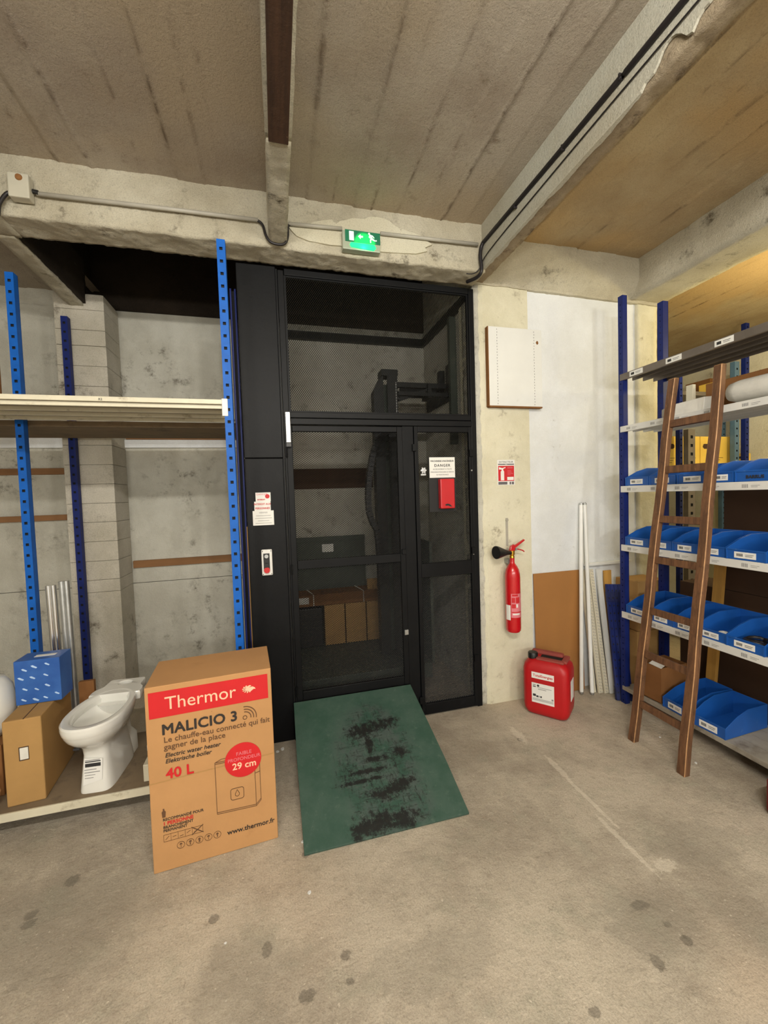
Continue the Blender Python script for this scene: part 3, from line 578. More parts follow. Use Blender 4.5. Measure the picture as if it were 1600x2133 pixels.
# exit sign
ex = empty('exit_sign', (.447, 2.50, 3.085), label='green running man exit sign with lit lamp on the front beam', category='exit sign')
MB().box(0, .232, -.045, 0, 0, .108).build('housing', M['clear'], ex, bevel=.004)
fp = MB().box(.016, .232, -.050, -.0455, .044, .111).build('sign_face', M['exit'], ex)
lens = MB().prism([(.05, .012), (.19, .004), (.205, .020), (.195, .040), (.05, .040), (.042, .026)], 'y', -.050, -.0455).build('lamp_lens', M['exit_lens'], ex)
MB().box(.040, .068, -.0515, -.0495, .050, .103).build('door_symbol', M['exit_white'], ex)
MB().prism([(.094, .078), (.110, .092), (.110, .083), (.124, .083), (.124, .073), (.110, .073), (.110, .063)], 'y', -.0515, -.0495).build('arrow', M['exit_white'], ex)
rm = MB().prism([(.163+.006*math.cos(a*.785), .101+.006*math.sin(a*.785)) for a in range(8)], 'y', -.0515, -.0495)
for q in ([(.163, .096), (.172, .096), (.184, .078), (.174, .072)], [(.172, .096), (.186, .092), (.196, .080), (.192, .077), (.184, .086), (.172, .09)], [(.164, .094), (.160, .080), (.168, .074), (.171, .078), (.165, .082), (.168, .092)], [(.176, .076), (.184, .076), (.198, .066), (.210, .068), (.210, .062), (.196, .060), (.180, .066)], [(.172, .076), (.180, .070), (.174, .062), (.174, .048), (.168, .048), (.167, .064)]):
    rm.prism(q, 'y', -.0515, -.0495)
rm.build('running_man', M['exit_white'], ex)
gl = lamp('exit_lamp', (.575, 2.43, 3.10), .12, (.1, 1, .4), .02)

# ------------------------------------------------------------------ right of the gate: wall things
wp = empty('wall_panel', (1.520, 2.66, 2.225), label='white rectangular board fixed high on the pillar beside the gate', category='panel')
MB().box(0, .440, 0, .035, 0, .565).build('board', M['panel'], wp, bevel=.001)
MB().box(-.006, .0, 0, .036, -.005, .565).box(0, .44, 0, .036, -.010, 0).build('edge_strip', M['cardboard_d'], wp)
for xx in (.065, .372):
    mb = MB()
    for i in range(27): mb.box(xx+.002*(i % 2), xx+.004+.002*(i % 2), -.0012, 0, .01+i*.0205, .018+i*.0205)
    o = mb.build('perforation_strip', M['grey_ink'], wp)
MB().prism([(.39, .470), (.40, .485), (.41, .480), (.413, .465), (.402, .455)], 'y', -.0012, 0).build('stain', M['cardboard_d'], wp)
sg = empty('extinguisher_sign', (1.593, 2.70, 1.647), label='red and white fire extinguisher sign on the cream pillar', category='sign')
MB().box(0, .145, -.002, 0, 0, .187).build('plate', M['paper'], sg)
MB().box(.006, .139, -.003, -.0018, .030, .143).build('red_field', M['red_ink'], sg)
MB().box(.006, .139, -.003, -.0018, .150, .158).box(.006, .080, -.003, -.0018, .004, .024).box(.100, .112, -.003, -.0018, .004, .024).box(.118, .136, -.003, -.0018, .004, .024).build('grey_band', plain('sign_grey', (96, 92, 96), .6, 0, .02), sg)
text('EXTINCTEUR', .019, (.0725, -.0025, .165), FRONT, M['ink'], sg, align='CENTER', sx=1.05); text('CO2', .009, (.0725, -.0035, .1508), FRONT, M['paper'], sg, align='CENTER')
pc = MB().prism([(.026, .035), (.054, .035), (.054, .100), (.047, .112), (.047, .120), (.068, .128), (.064, .134), (.040, .126), (.012, .134), (.012, .116), (.034, .116), (.034, .108), (.026, .100)], 'y', -.004, -.0028)
pc.build('pictogram', M['paper'], sg)
MB().box(.080, .134, -.004, -.0028, .036, .060).build('white_field', M['paper'], sg)
for i, (w_, z) in enumerate(((.045, .130), (.045, .124), (.03, .104), (.035, .094), (.048, .084), (.025, .074))): MB().box(.082, .082+w_, -.0038, -.0028, z, z+.0025).build('text_line', M['pink_ink'], sg)
# fire extinguisher
fe = empty('fire_extinguisher', (1.655, 2.625, .565), label='red fire extinguisher with black horn hanging on the cream pillar', category='fire extinguisher')
R_ = .055
MB().lathe([(.01, 0), (R_*.82, 0), (R_*.97, .012), (R_, .03), (R_, .40), (R_*.97, .43), (R_*.85, .462), (R_*.6, .488), (R_*.36, .505), (.017, .515), (.017, .55)], n=32).build('cylinder', M['red_paint'], fe, smooth='auto')
MB().lathe([(.001, .545), (.018, .545), (.018, .56), (.014, .565), (.020, .57), (.020, .60), (.001, .60)], n=16).build('valve', M['brass'], fe, smooth='auto')
lab = MB(); 
def arc(a0, a1, z0, z1, rr, n=12):
    vs = []; 
    for i in range(n+1):
        a = math.radians(a0 + (a1-a0)*i/n); vs += [(rr*math.cos(a), rr*math.sin(a), z0), (rr*math.cos(a), rr*math.sin(a), z1)]
    return MB().add(vs, [(2*i, 2*i+2, 2*i+3, 2*i+1) for i in range(n)])
arc(-136, -40, .115, .290, R_+.0006).build('label', M['pink_ink'], fe, smooth=True)
for z0, z1, a0, a1, m in ((.272, .286, -128, -84, 'red_ink'), (.225, .262, -131, -106, 'red_ink'), (.222, .265, -101, -70, 'red_ink'), (.185, .215, -131, -102, 'red_ink'), (.190, .214, -98, -84, 'paper'), (.150, .158, -132, -48, 'red_ink'), (.135, .147, -124, -70, 'paper')):
    arc(a0, a1, z0, z1, R_+.0012, 6).build('label_print', M[m], fe, smooth=True)
arc(-182, -141, .095, .205, R_+.0006).build('label', M['paper'], fe, smooth=True)
hn = MB().tube([(-.015, -.01, .583), (-.045, -.012, .588), (-.085, -.02, .592), (-.138, -.03, .598), (-.15, -.032, .598)], .02, 18, rs=[.013, .017, .029, .046, .047])
hn.build('horn', M['rubber'], fe, smooth='auto')
MB().tube([(-.140, -.0305, .598), (-.1515, -.0325, .598)], .041, 18).build('horn_mouth', M['dark_gap'], fe)
hd = MB(); hd.hexa([(-.02,-.012,.60),(.02,-.012,.597),(.02,.012,.597),(-.02,.012,.60),(-.012,-.010,.632),(.015,-.010,.645),(.015,.010,.645),(-.012,.010,.632)])
hd.hexa([(.0,-.010,.625),(.02,-.010,.615),(.02,.010,.615),(.0,.010,.625),(.10,-.009,.678),(.104,-.009,.668),(.104,.009,.668),(.10,.009,.678)]); hd.build('handle', M['red_paint'], fe, bevel=.002)
MB().tube(sm([(.015, 0, .607), (.05, 0, .606), (.085, 0, .596), (.102, 0, .585)]), .0045, 8).build('lever', M['red_paint'], fe, smooth=True)
MB().tube([(.03, -.012, .607), (.03, .012, .607)], .008, 10).build('safety_pin', M['zinc'], fe)
MB().box(-.02, .02, .02, .074, .50, .53).build('wall_hook', M['zinc'], fe)
tag(MB().box(1.652, 1.672, 2.696, 2.70, 1.19, 1.40).tube([(1.662, 2.70, 1.385), (1.662, 2.69, 1.385)], .012, 8).tube([(1.66, 2.70, 1.165), (1.66, 2.69, 1.165)], .011, 8).build('wall_strap', M['pvc'], bevel=.002), 'grey stained strip fixed to the pillar above the extinguisher', 'strap')
# jerrycan
jc = empty('jerrycan', (1.838, 2.475, 0), math.radians(-50), 'dusty red plastic jerrycan standing on the floor by the pillar', 'jerrycan')
W2, D2 = .155, .115
def rr_ring(w_, d, r, z, n=8, cx=0, cy=0):
    out = []
    for (sx, sy, a0) in ((1, -1, -90), (1, 1, 0), (-1, 1, 90), (-1, -1, 180)):
        for i in range(n):
            a = math.radians(a0 + 90*i/(n-1)); out.append((cx + sx*(w_-r) + r*math.cos(a), cy + sy*(d-r) + r*math.sin(a), z))
    return out
body = [rr_ring(W2-.045, D2-.04, .03, .0), rr_ring(W2-.018, D2-.014, .04, .018), rr_ring(W2-.004, D2-.004, .045, .045), rr_ring(W2, D2, .045, .08), rr_ring(W2, D2, .045, .33), rr_ring(W2-.008, D2-.006, .045, .365), rr_ring(W2-.03, D2-.022, .05, .392), rr_ring(W2-.05, D2-.04, .045, .402)]
MB().loft(body).build('body', M['red_can'], jc, smooth='auto')
MB().box(-.125, .095, .022, .075, .395, .427).build('top_ridge', M['red_dusty'], jc, bevel=.014)
MB().box(-.05, .095, -.03, .03, .396, .404).build('recess', M['dark_gap'], jc, bevel=.003)
MB().box(-.07, .12, -.082, -.035, .392, .412).build('rim', M['red_dusty'], jc, bevel=.010)
MB().box(.095, .135, -.06, .07, .392, .414).build('rim', M['red_dusty'], jc, bevel=.010)
MB().lathe([(.001, .398), (.034, .398), (.034, .432), (.030, .437), (.001, .437)], -.095, -.045, 0, 20).build('cap', M['rubber'], jc, smooth='auto')
jl = MB().box(-.088, .062, -D2-.0015, -D2+.002, .278, .322).build('label', M['paper'], jc); jl['label'] = 'white label reading TotalEnergies'
text('TotalEnergies', .0245, (-.012, -D2-.002, .292), FRONT, M['red_ink'], jl, align='CENTER', bold=.0005, sx=.98)
j2 = MB().box(-.088, .062, -D2-.0015, -D2+.002, .105, .245).build('label', M['paper'], jc); j2['label'] = 'white data label with barcode'
for (x, w_, z, h, m) in ((-.08, .02, .228, .006, 'grey_ink'), (-.08, .02, .216, .006, 'ink'), (-.05, .095, .215, .003, 'grey_ink'), (-.045, .055, .203, .004, 'grey_ink'), (-.08, .02, .150, .016, 'ink'), (-.057, .014, .146, .012, 'ink'), (-.040, .006, .146, .012, 'grey_ink'), (-.030, .01, .146, .012, 'ink'), (-.082, .138, .134, .002, 'grey_ink'), (-.082, .138, .129, .002, 'grey_ink'), (-.082, .138, .122, .003, 'grey_ink'), (.045, .012, .142, .012, 'grey_ink')):
    MB().box(x, x+w_, -D2-.0025, -D2-.001, z, z+h).build('print', M[m], j2)
MB().lathe([(.001, 0), (.008, 0), (.008, .001), (.001, .001)], n=14).build('emblem', M['ink'], j2).matrix_local = Matrix.Translation((-.044, -D2-.0015, .229)) @ Matrix.Rotation(math.pi/2, 4, 'X')
MB().box(W2-.002, W2+.0015, -.045, .045, .135, .275).build('label', M['paper'], jc)
# leaning boards
def lean(name, x, y0, z1, w_, th, y1, m, label, cat, dx=0, prof=None, group=None, z0=0.0):
    """thing whose foot stands at (x, y0) and whose head rests at y1, height z1, shifted dx"""
    o = prof or MB().box(0, w_, 0, th, 0, 1)
    L_ = math.sqrt((y1-y0)**2 + z1**2 + dx**2)
    o.v = [(vx, vy, vz*L_) for vx, vy, vz in o.v]
    ob = o.build(name, m); d = Vector((dx, y1-y0, z1)).normalized()
    X = Vector((1, 0, 0)); X = (X - d*X.dot(d)).normalized(); Y = d.cross(X)
    mm = Matrix((( X.x, Y.x, d.x), (X.y, Y.y, d.y), (X.z, Y.z, d.z))).to_4x4(); mm.translation = (x, y0, z0+.003); ob.matrix_world = mm
    return tag(ob, label, cat, group)
lean('hardboard_sheet', 1.885, 2.67, .955, .43, .005, 2.702, M['hardboard'], 'plain brown hardboard sheet leaning on the wall behind the red jerrycan', 'board')
def tube_prof(): return MB().lathe([(.002, 0), (.006, 0), (.0145, .012), (.0145, .988), (.006, 1.0), (.002, 1.0)], n=14)
def lean_tube(x, y0, x1, y1, z1, label):
    e = empty('fluorescent_tube', (x, y0, .003), label=label, category='tube', group='old fluorescent tubes against the wall'); d = Vector((x1-x, y1-y0, z1)); L_ = d.length
    e.rotation_euler = d.to_track_quat('Z', 'Y').to_euler()
    MB().lathe([(.0145, .02), (.0148, .04), (.0148, L_-.04), (.0145, L_-.02)], n=14).build('glass_tube', M['tube'], e, smooth='auto')
    for z0, z1_ in ((.006, .022), (L_-.022, L_-.006)): MB().lathe([(.003, z0), (.0135, z0), (.0135, z1_), (.003, z1_)], n=14).build('end_cap', M['zinc'], e)
    for z0 in (0, L_-.008):
        for px_ in (-.006, .006): MB().tube([(px_, 0, z0), (px_, 0, z0+.008)], .0015, 6).build('pin', M['ink'], e)
lean_tube(2.232, 2.61, 2.318, 2.69, 1.49, 'white fluorescent tube whose foot stands further left, against the wall')
lean_tube(2.300, 2.575, 2.352, 2.69, 1.49, 'white fluorescent tube crossing over the other, foot nearer the beige strips')
def perf(w_, n=40):
    mb = MB().box(0, w_, 0, .014, 0, 1); 
    for i in range(n): mb.box(w_*.35, w_*.35+.005, -.0006, 0, (i+.3)/n, (i+.62)/n, 1); mb.box(w_*.72, w_*.72+.004, -.0006, 0, (i+.1)/n, (i+.42)/n, 1)
    return mb
def lean2(mb, mats, *a, **k):
    L0 = dict(k); ob = lean(*a, prof=mb, **L0); ob.data.materials.clear()
    for m in mats: ob.data.materials.append(m)
    return ob
for i, (x, y, w_, z1, dx, lb, perfd) in enumerate(((2.338, 2.60, .022, .97, -.02, 'narrow beige steel strip beside the fluorescent tubes', 0), (2.364, 2.575, .040, .955, -.018, 'perforated beige steel strip, leftmost of two against the wall', 1), (2.408, 2.56, .036, .95, -.012, 'perforated beige steel strip, next to the smooth white one', 1), (2.447, 2.545, .042, .95, .02, 'smooth white plank just left of the blue perforated uprights', 0))):
    mb = perf(w_) if perfd else MB().box(0, w_, 0, .014, 0, 1)
    o = lean('metal_strip', x, y, z1, w_, .014, 2.698, M['beige'] if i < 3 else M['panel'], lb, 'strip', dx, prof=mb)
    if perfd:
        me = o.data; me.materials.append(M['grey_ink']); me.polygons.foreach_set('material_index', mb.mi)
lean('wood_plank', 2.535, 2.665, .93, .07, .012, 2.694, M['wood_y'], 'yellow wooden plank behind the blue uprights', 'plank', .0)
tag(MB().box(2.345, 2.80, 2.68, 2.712, .985, 1.005).build('wall_batten', M['panel'], bevel=.002), 'thin white batten fixed along the wall behind the rack', 'batten')
bu = empty('upright_bundle', (2.462, 2.425, .004), label='bundle of blue perforated uprights wrapped in film, leaning by the rack', category='bundle')
d = Vector((.03, .215, .86)); bu.rotation_euler = (math.atan2(-.215, .86), 0, 0); bu.rotation_euler = (-math.atan2(.215, .86), math.atan2(.02, .86), -.35)
for i in range(4):
    mb = MB().box(i*.029-.058, i*.029-.031, 0, .025, 0, .86)
    for k in range(14):
        mb.box(i*.029-.0575+.008, i*.029-.031-.010, -.0008, 0, .05+k*.058, .062+k*.058, 1)
    mb.build('upright', M['blue_d'], bu, mats=[M['blue_d'], M['dark_gap']])
t = NT('cling_film'); t.base((.6, .65, .8)); t.rough(.1); t.b.inputs['Transmission Weight'].default_value = .97; t.b.inputs['IOR'].default_value = 1.08; M['film'] = t.m
for z0, z1 in ((-.001, .10), (.72, .80)): MB().box(-.062, .062, -.004, .029, z0, z1).build('film_wrap', M['film'], bu, bevel=.004)

# ------------------------------------------------------------------ pallet-style rack parts
def upright(h, pitch, m, wd=.042, dp=.045, hole=.016, back=True):
    """perforated folded-steel post; front face at y=0 facing -y, holes are real openings"""
    mb = MB(); x0, x1 = -wd/2, wd/2; a, b = -hole/2, hole/2; z = 0.0; n = int(h/pitch)
    for i in range(n):
        z0 = i*pitch; zc = z0 + pitch/2; ha, hb = zc-hole/2, zc+hole/2; z1 = z0+pitch if i < n-1 else h
        for (xa, xb, za, zb) in ((x0, x1, z0, ha), (x0, a, ha, hb), (b, x1, ha, hb), (x0, x1, hb, z1)):
            mb.add([(xa, 0, za), (xb, 0, za), (xb, 0, zb), (xa, 0, zb)], [(0, 1, 2, 3)])
    mb.box(x0, x0+.002, .0005, dp, 0, h).box(x1-.002, x1, .0005, dp, 0, h).box(x0, x0+.012, dp-.002, dp, 0, h).box(x1-.012, x1, dp-.002, dp, 0, h)
    if back: mb.box(x0+.003, x1-.003, .010, .012, 0, h, 1)  # dark plate added behind the holes, painted as their inner shade
    return mb
def post(parent, x, y, rz, h, m, pitch=.064, **k):
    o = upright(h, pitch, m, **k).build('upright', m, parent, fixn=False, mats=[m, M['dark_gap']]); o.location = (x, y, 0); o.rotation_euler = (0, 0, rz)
    return o
def foot(parent, x, y): return MB().box(x-.03, x+.03, y-.03, y+.03, 0, .006).build('foot_plate', M['zinc'], parent)
# left rack (front) ------------------------------------------------
lr = empty('storage_rack', (-.225, 2.30, 0), label='bright blue rack left of the lift with cream shelves', category='rack')
X0 = -.225
pa = post(lr, 0, 0, 0, 2.96, M['blue_l']); pb = post(lr, .008, .56, math.pi, 2.96, M['blue_d']); pc_ = post(lr, -1.215, .56, 0, 2.96, M['blue_l'])
pd = post(lr, -1.215-1.2, .56, 0, 2.96, M['blue_l'])
for x, y in ((0, .02), (.008, .54), (-1.215, .58)): MB().box(x-.026, x+.026, y-.02, y+.024, 0, .004).build('foot_plate', M['zinc'], lr)
# upper shelf: front lip and folded slats along x
sh_ = MB().box(-2.4, -.022, .0, .012, 2.108, 2.132).build('shelf_lip', M['shelf_c'], lr, bevel=.002)
for k in range(4):
    y0 = .020 + k*.128
    MB().box(-2.4, -.022, y0, y0+.122, 2.108, 2.126).build('shelf_slat', M['old_board'], lr, bevel=.001)
    MB().box(-2.4, -.022, y0, y0+.004, 2.088, 2.1075).box(-2.4, -.022, y0+.006, y0+.020, 2.088, 2.092).build('shelf_rail', M['shelf_c'], lr)
MB().box(-2.4, -.022, .014, .60, 2.128, 2.134).build('shelf_board', M['cardboard2'], lr)
br = MB().box(-.033, -.003, -.004, .014, 2.045, 2.137).build('shelf_bracket', M['shelf_w'], lr, bevel=.003)
mk = text('R2', .016, (-.60, -.002, 2.112), FRONT, M['ink'], lr, name='marking')
# lower shelf
MB().box(-2.4, .02, -.006, .56, .113, .137).build('shelf_board', M['old_board'], lr)
MB().box(-2.4, .02, -.018, -.0065, .10, .140).build('shelf_lip', M['shelf_c'], lr, bevel=.002)
# rear rack (second row, behind) -----------------------------------
rr_ = empty('storage_rack', (-1.42, 3.44, 0), label='dark blue rack post and shelf behind, by the whitewashed pilaster', category='rack')
post(rr_, 0, 0, 0, 2.96, M['blue_d'])
MB().box(-2.0, 1.20, -.02-.5, -.03, 2.085, 2.12).build('shelf_board', M['old_board'], rr_)
tag(MB().box(-1.175, .04, 3.775, 3.805, 1.062, 1.122).build('wall_batten', M['batten'], bevel=.003), 'brown wooden batten at mid height on the wall behind the left rack', 'batten')
tag(MB().box(-1.175, .04, 3.772, 3.805, 2.127, 2.165).build('wall_batten', M['batten'], bevel=.003), 'brown wooden batten high on the wall just under the upper shelf', 'batten')
tag(MB().box(-4.0, -1.62, 3.772, 3.805, 1.85, 1.90).build('wall_batten', M['batten'], bevel=.003), 'upper brown batten on the wall left of the pilaster', 'batten')
tag(MB().box(-4.0, -1.62, 3.772, 3.805, 1.485, 1.53).build('wall_batten', M['batten'], bevel=.003), 'lower brown batten on the wall left of the pilaster', 'batten')
lean('cardboard_sheet', -.198, 2.79, 1.42, .006, .09, 2.80, M['cardboard2'], 'narrow cardboard sheet on edge between blue post and black column', 'cardboard', 0)

# ------------------------------------------------------------------ things on the left rack
# toilet
to = empty('toilet_bowl', (-.953, 2.425, .137), math.radians(-4), 'white porcelain toilet bowl without seat, standing on the low shelf', 'toilet')
def egg(z, w_, yf, yb, p=2.4, n=40, sq=.0):
    out = []; cy = yf + (yb-yf)*.46
    for i in range(n):
        a = 2*math.pi*i/n; c, s_ = math.cos(a), math.sin(a)
        e = 2/p; x = w_*math.copysign(abs(c)**e, c); yy = math.copysign(abs(s_)**e, s_)
        y = cy + yy*((yb-cy) if yy > 0 else (cy-yf)); out.append((x, y, z))
    return out
rings = [egg(0, .100, -.12, .27, 5), egg(.012, .100, -.12, .27, 5), egg(.10, .088, -.112, .26, 5), egg(.19, .080, -.10, .24, 4.4), egg(.235, .088, -.112, .24, 3.6), egg(.262, .112, -.150, .25, 2.8), egg(.285, .140, -.190, .262, 2.4),
         egg(.315, .164, -.222, .272, 2.3), egg(.340, .176, -.236, .276, 2.3), egg(.350, .179, -.240, .278, 2.3), egg(.354, .181, -.243, .279, 2.3), egg(.375, .184, -.247, .280, 2.3), egg(.392, .183, -.246, .279, 2.3), egg(.400, .176, -.238, .276, 2.3),
         egg(.400, .150, -.205, .262, 2.2), egg(.396, .140, -.195, .256, 2.2), egg(.380, .132, -.186, .246, 2.1), egg(.352, .138, -.190, .250, 2.1), egg(.345, .132, -.185, .242, 2.1), egg(.310, .120, -.165, .215, 2), egg(.27, .095, -.125, .17, 2), egg(.245, .06, -.07, .11, 2), egg(.24, .01, -.01, .03, 2)]
b_ = MB().loft(rings)
b_.build('bowl', M['porcelain'], to, smooth='auto')
to.scale = (.79, .84, .9625)
plat = [(-.168, .20), (.168, .20), (.172, .27), (.128, .325), (.124, .44), (-.124, .44), (-.128, .325), (-.172, .27)]
def ray_poly(cx, cy, a):
    dx, dy = math.cos(a), math.sin(a); best = 9
    for (x0, y0), (x1, y1) in zip(plat, plat[1:] + plat[:1]):
        ex, ey = x1-x0, y1-y0; den = dx*ey - dy*ex
        if abs(den) < 1e-9: continue
        t_ = ((x0-cx)*ey - (y0-cy)*ex)/den; u_ = ((x0-cx)*dy - (y0-cy)*dx)/den
        if t_ > 0 and -1e-6 <= u_ <= 1+1e-6: best = min(best, t_)
    return (cx + dx*best, cy + dy*best)
ag = [2*math.pi*i/48 for i in range(48)]; oc_ = [ray_poly(0, .375, a) for a in ag]; ic_ = [(.046*math.cos(a), .375 + .036*math.sin(a)) for a in ag]
sh_in = lambda P, k: [(x*k, .32 + (y-.32)*k) for x, y in P]
MB().loft([[(x, y, .350) for x, y in ic_], [(x, y, .350) for x, y in sh_in(oc_, .97)], [(x, y, .356) for x, y in oc_], [(x, y, .392) for x, y in oc_], [(x, y, .3995) for x, y in sh_in(oc_, .97)], [(x*1.12, .375+(y-.375)*1.12, .3995) for x, y in ic_], [(x, y, .395) for x, y in ic_], [(x, y, .350) for x, y in ic_]], cap=False).build('cistern_platform', M['porcelain'], to, smooth='auto')
MB().lathe([(.001, .352), (.040, .352), (.040, .354), (.001, .354)], 0, .375, 0, 24).build('inlet_bottom', M['porcelain'], to)
fr2 = [egg(0, .085, .20, .36, 5), egg(.10, .080, .21, .36, 5), egg(.14, .050, .23, .34, 4), egg(.22, .045, .22, .33, 4), egg(.30, .09, .18, .40, 4), egg(.353, .118, .15, .43, 4)]
MB().loft(fr2).build('trap', M['porcelain'], to, smooth='auto')
tl = MB().prism([(-.058, .035), (.052, .055), (.056, .165), (-.05, .175)], 'y', -.1235, -.1215).build('label_tag', M['paper'], to); tl.rotation_euler = (-.085, 0, 0)
for i, (x, w_, z, h) in enumerate(((-.045, .085, .160, .004), (-.045, .09, .152, .005), (-.045, .09, .128, .018), (-.05, .07, .112, .004), (-.05, .09, .098, .004), (-.048, .06, .084, .003), (-.048, .05, .070, .003))):
    o = MB().box(x, x+w_, -.1245, -.1232, z, z+h).build('print', M['ink'] if i in (1, 2) else M['grey_ink'], tl)
MB().box(-.055, -.02, -.205, -.200, .28, .289).build('sticker', M['ink'], to)
# cardboard box, blue box
cbL = empty('cardboard_box', (-1.330, 2.33, .138), math.radians(6), 'plain tan cardboard box on the low shelf left of the toilet', 'box')
MB().box(0, .155, 0, .40, 0, .425).build('carton_body', M['cardboard2'], cbL, bevel=.006)
MB().box(.060, .100, -.002, .002, .22, .288).build('handle_hole', M['carton_dark'], cbL); MB().box(.064, .098, -.004, .0, .225, .284).build('white_filling', M['foam'], cbL, bevel=.003)
MB().box(.083, .087, .0, .40, .4245, .4262).build('flap_seam', M['carton_dark'], cbL)
bb = empty('blue_box', (-1.357, 2.50, .565), math.radians(1), 'blue box with small white dash pattern on top of the tan box', 'box')
t = NT('blue_printed_card'); t.base(t.mix(t.ramp(t.noise(8, 3, .6), .3, .7), lin((32, 82, 158)), lin((48, 98, 172)))); t.rough(.45); M['bluebox'] = t.m
MB().box(0, .203, 0, .13, 0, .232).build('carton_body', M['bluebox'], bb, bevel=.003)
fo = MB(); 
for i in range(4):
    for j in range(4):
        x = .03 + j*.052 + (i % 2)*.012 + random.uniform(-.006, .006); z = .022 + i*.055 + random.uniform(-.008, .008) + j*.004; s_ = random.uniform(.9, 1.35)
        if x > .185: continue
        MB().prism([(x-.011*s_, z+.007*s_), (x-.004*s_, z+.009*s_), (x+.012*s_, z-.002*s_), (x+.008*s_, z-.006*s_), (x-.006*s_, z+.001)], 'y', -.0012, .0005).build('dash', plain('pale_dash', (176, 204, 236), .6) if 'dash' not in M else M['dash'], bb)
        M.setdefault('dash', bpy.data.materials['pale_dash'])
MB().box(.07, .165, .045, .075, .2315, .2332).build('label', M['paper'], bb)
# aluminium profiles
def rod(name, a, b, r, m, label, cat, ribs=3):
    e = MB(); a, b = Vector(a), Vector(b); d = (b-a).normalized(); s_ = d.cross(Vector((0, 1, 0))).normalized()
    for i in range(ribs): 
        o = s_*((i-(ribs-1)/2)*r*1.5); e.tube([a+o, b+o], r, 10)
    return tag(e.build(name, m, smooth='auto'), label, cat)
rod('metal_profile', (-1.285, 2.785, .14), (-1.318, 2.82, 1.13), .016, M['chrome'], 'bright ribbed metal profile behind the blue box, shorter one', 'profile', 2)
rod('metal_profile', (-1.222, 2.785, .14), (-1.250, 2.82, 1.15), .016, M['zinc'], 'grey metal profile behind the blue box, nearest the dark blue post', 'profile', 2)
carton('cardboard_box', -1.175, 2.735, .138, .08, .03, .42, M['cardboard_d'], 'narrow brown carton behind the tan box, beside the toilet')
ba = tag(MB().lathe([(.03, 0), (.09, .01), (.125, .07), (.135, .16), (.12, .25), (.09, .30), (.03, .32)], -1.53, 2.56, .40, 28).build('ceramic_cistern', M['porcelain'], smooth=True), 'rounded white ceramic piece at the left edge beside the blue box', 'cistern')
carton('cardboard_box', -1.66, 2.44, .138, .26, .30, .262, M['cardboard_d'], 'brown carton at the left edge under the white ceramic piece')
o = tag(MB().prism([(0, 0), (.045, .02), (.06, .08), (.04, .14), (0, .15)], 'y', 0, .03).build('cardboard_flap', M['cardboard'], bevel=.01), 'torn cardboard pad leaning at the left end of the low shelf', 'cardboard'); o.location = (-1.42, 2.33, .139)
# white planks, wood block behind the toilet
tag(MB().box(-.80, -.30, 2.62, 2.68, .139, .175).build('white_batten', M['shelf_w'], bevel=.003), 'white batten lying on the low shelf behind the toilet', 'batten')
carton('grey_box', -.78, 2.70, .138, .42, .13, .22, M['shelf_g'], 'grey box at the back of the low shelf behind the toilet', seam=False)
carton('cardboard_box', -.80, 2.71, .360, .30, .11, .13, M['cardboard_d'], 'brown carton on the grey box behind the toilet')
tag(MB().box(-.735, -.665, 2.33, 2.41, .139, .23).build('wood_block', M['shelf_c'], bevel=.004), 'pale wood block on the low shelf, half behind the big carton', 'block')
# curled cardboard on the upper shelf
cv = MB(); P = []
for i in range(14):
    tt = i/13; P.append((-1.95 + 1.02*tt, 2.36, 2.121 + .215*math.exp(-tt*3.2)*(1-.75*tt)))
for i in range(13):
    a, b = P[i], P[i+1]
    cv.add([a, b, (b[0]+.04, b[1]+.36, b[2]+.035*(1-i/13)), (a[0]+.04, a[1]+.36, a[2]+.035*(1-i/13))], [(0, 1, 2, 3)])
o = tag(cv.build('cardboard_sheet', M['cardboard'], smooth=True, fixn=False), 'curled cardboard sheet lying on the upper left shelf', 'cardboard'); s_ = o.modifiers.new('t', 'SOLIDIFY'); s_.thickness = .005; s_.offset = 1
carton('cardboard_box', -1.80, 2.74, 2.122, .30, .10, .30, M['cardboard_d'], 'brown carton at the left end of the upper left shelf', rz=0)

# ------------------------------------------------------------------ water heater carton
th = empty('water_heater_carton', (-.578, 1.890, .001), math.atan2(.038, .516), 'large cardboard carton printed Thermor MALICIO 3 with red band', 'box')
W, H, D = .520, .812, .33
pf = [(0, 0), (.0035, .295), (.0062, .345), (.0072, .40), (.0062, .45), (.010, H), (D, H-.005), (D, 0)]
MB().prism([(y, z) for y, z in pf], 'x', 0, W).build('carton_body', M['cardboard'], th, bevel=.003)
TL = math.atan2(.010, H)
def pr(x, z): return x, z*.010/H   # front face leans back slightly
ink = MB().box(.014, W-.016, -.0006, .0006, .675, .788).build('red_band', M['box_red'], th); ink.rotation_euler = (-TL, 0, 0); ink.location = (0, -.0008, 0)
def tt(s, size, x, z, m, par, bold=0, sx=1, shear=0, align='LEFT', lift=.0012, space=1): 
    o = text(s, size, (x, -lift, z), FRONT, M[m], par, bold=bold, sx=sx, shear=shear, align=align, space=space); return o
fp_ = MB().box(W*.5-.001, W*.5+.001, -.0003, .0003, .66, .662).build('print', M['box_line'], th); fp_.rotation_euler = (-TL, 0, 0); fp_.location = (0, -.0006, 0)
tt('Thermor', .080, .075, .706, 'box_tint', ink, 0, .98)
lion = MB()
for i in range(7):
    a = math.radians(100 + i*32); c0 = (.415, .733); lion.prism([(c0[0]+.004*math.cos(a+1.5), c0[1]+.004*math.sin(a+1.5)), (c0[0]+.024*math.cos(a), c0[1]+.019*math.sin(a)), (c0[0]+.022*math.cos(a+.3), c0[1]+.015*math.sin(a+.3)), (c0[0]-.004*math.cos(a+1.5), c0[1]-.004*math.sin(a+1.5))], 'y', -.0013-i*.00001, -.0008)
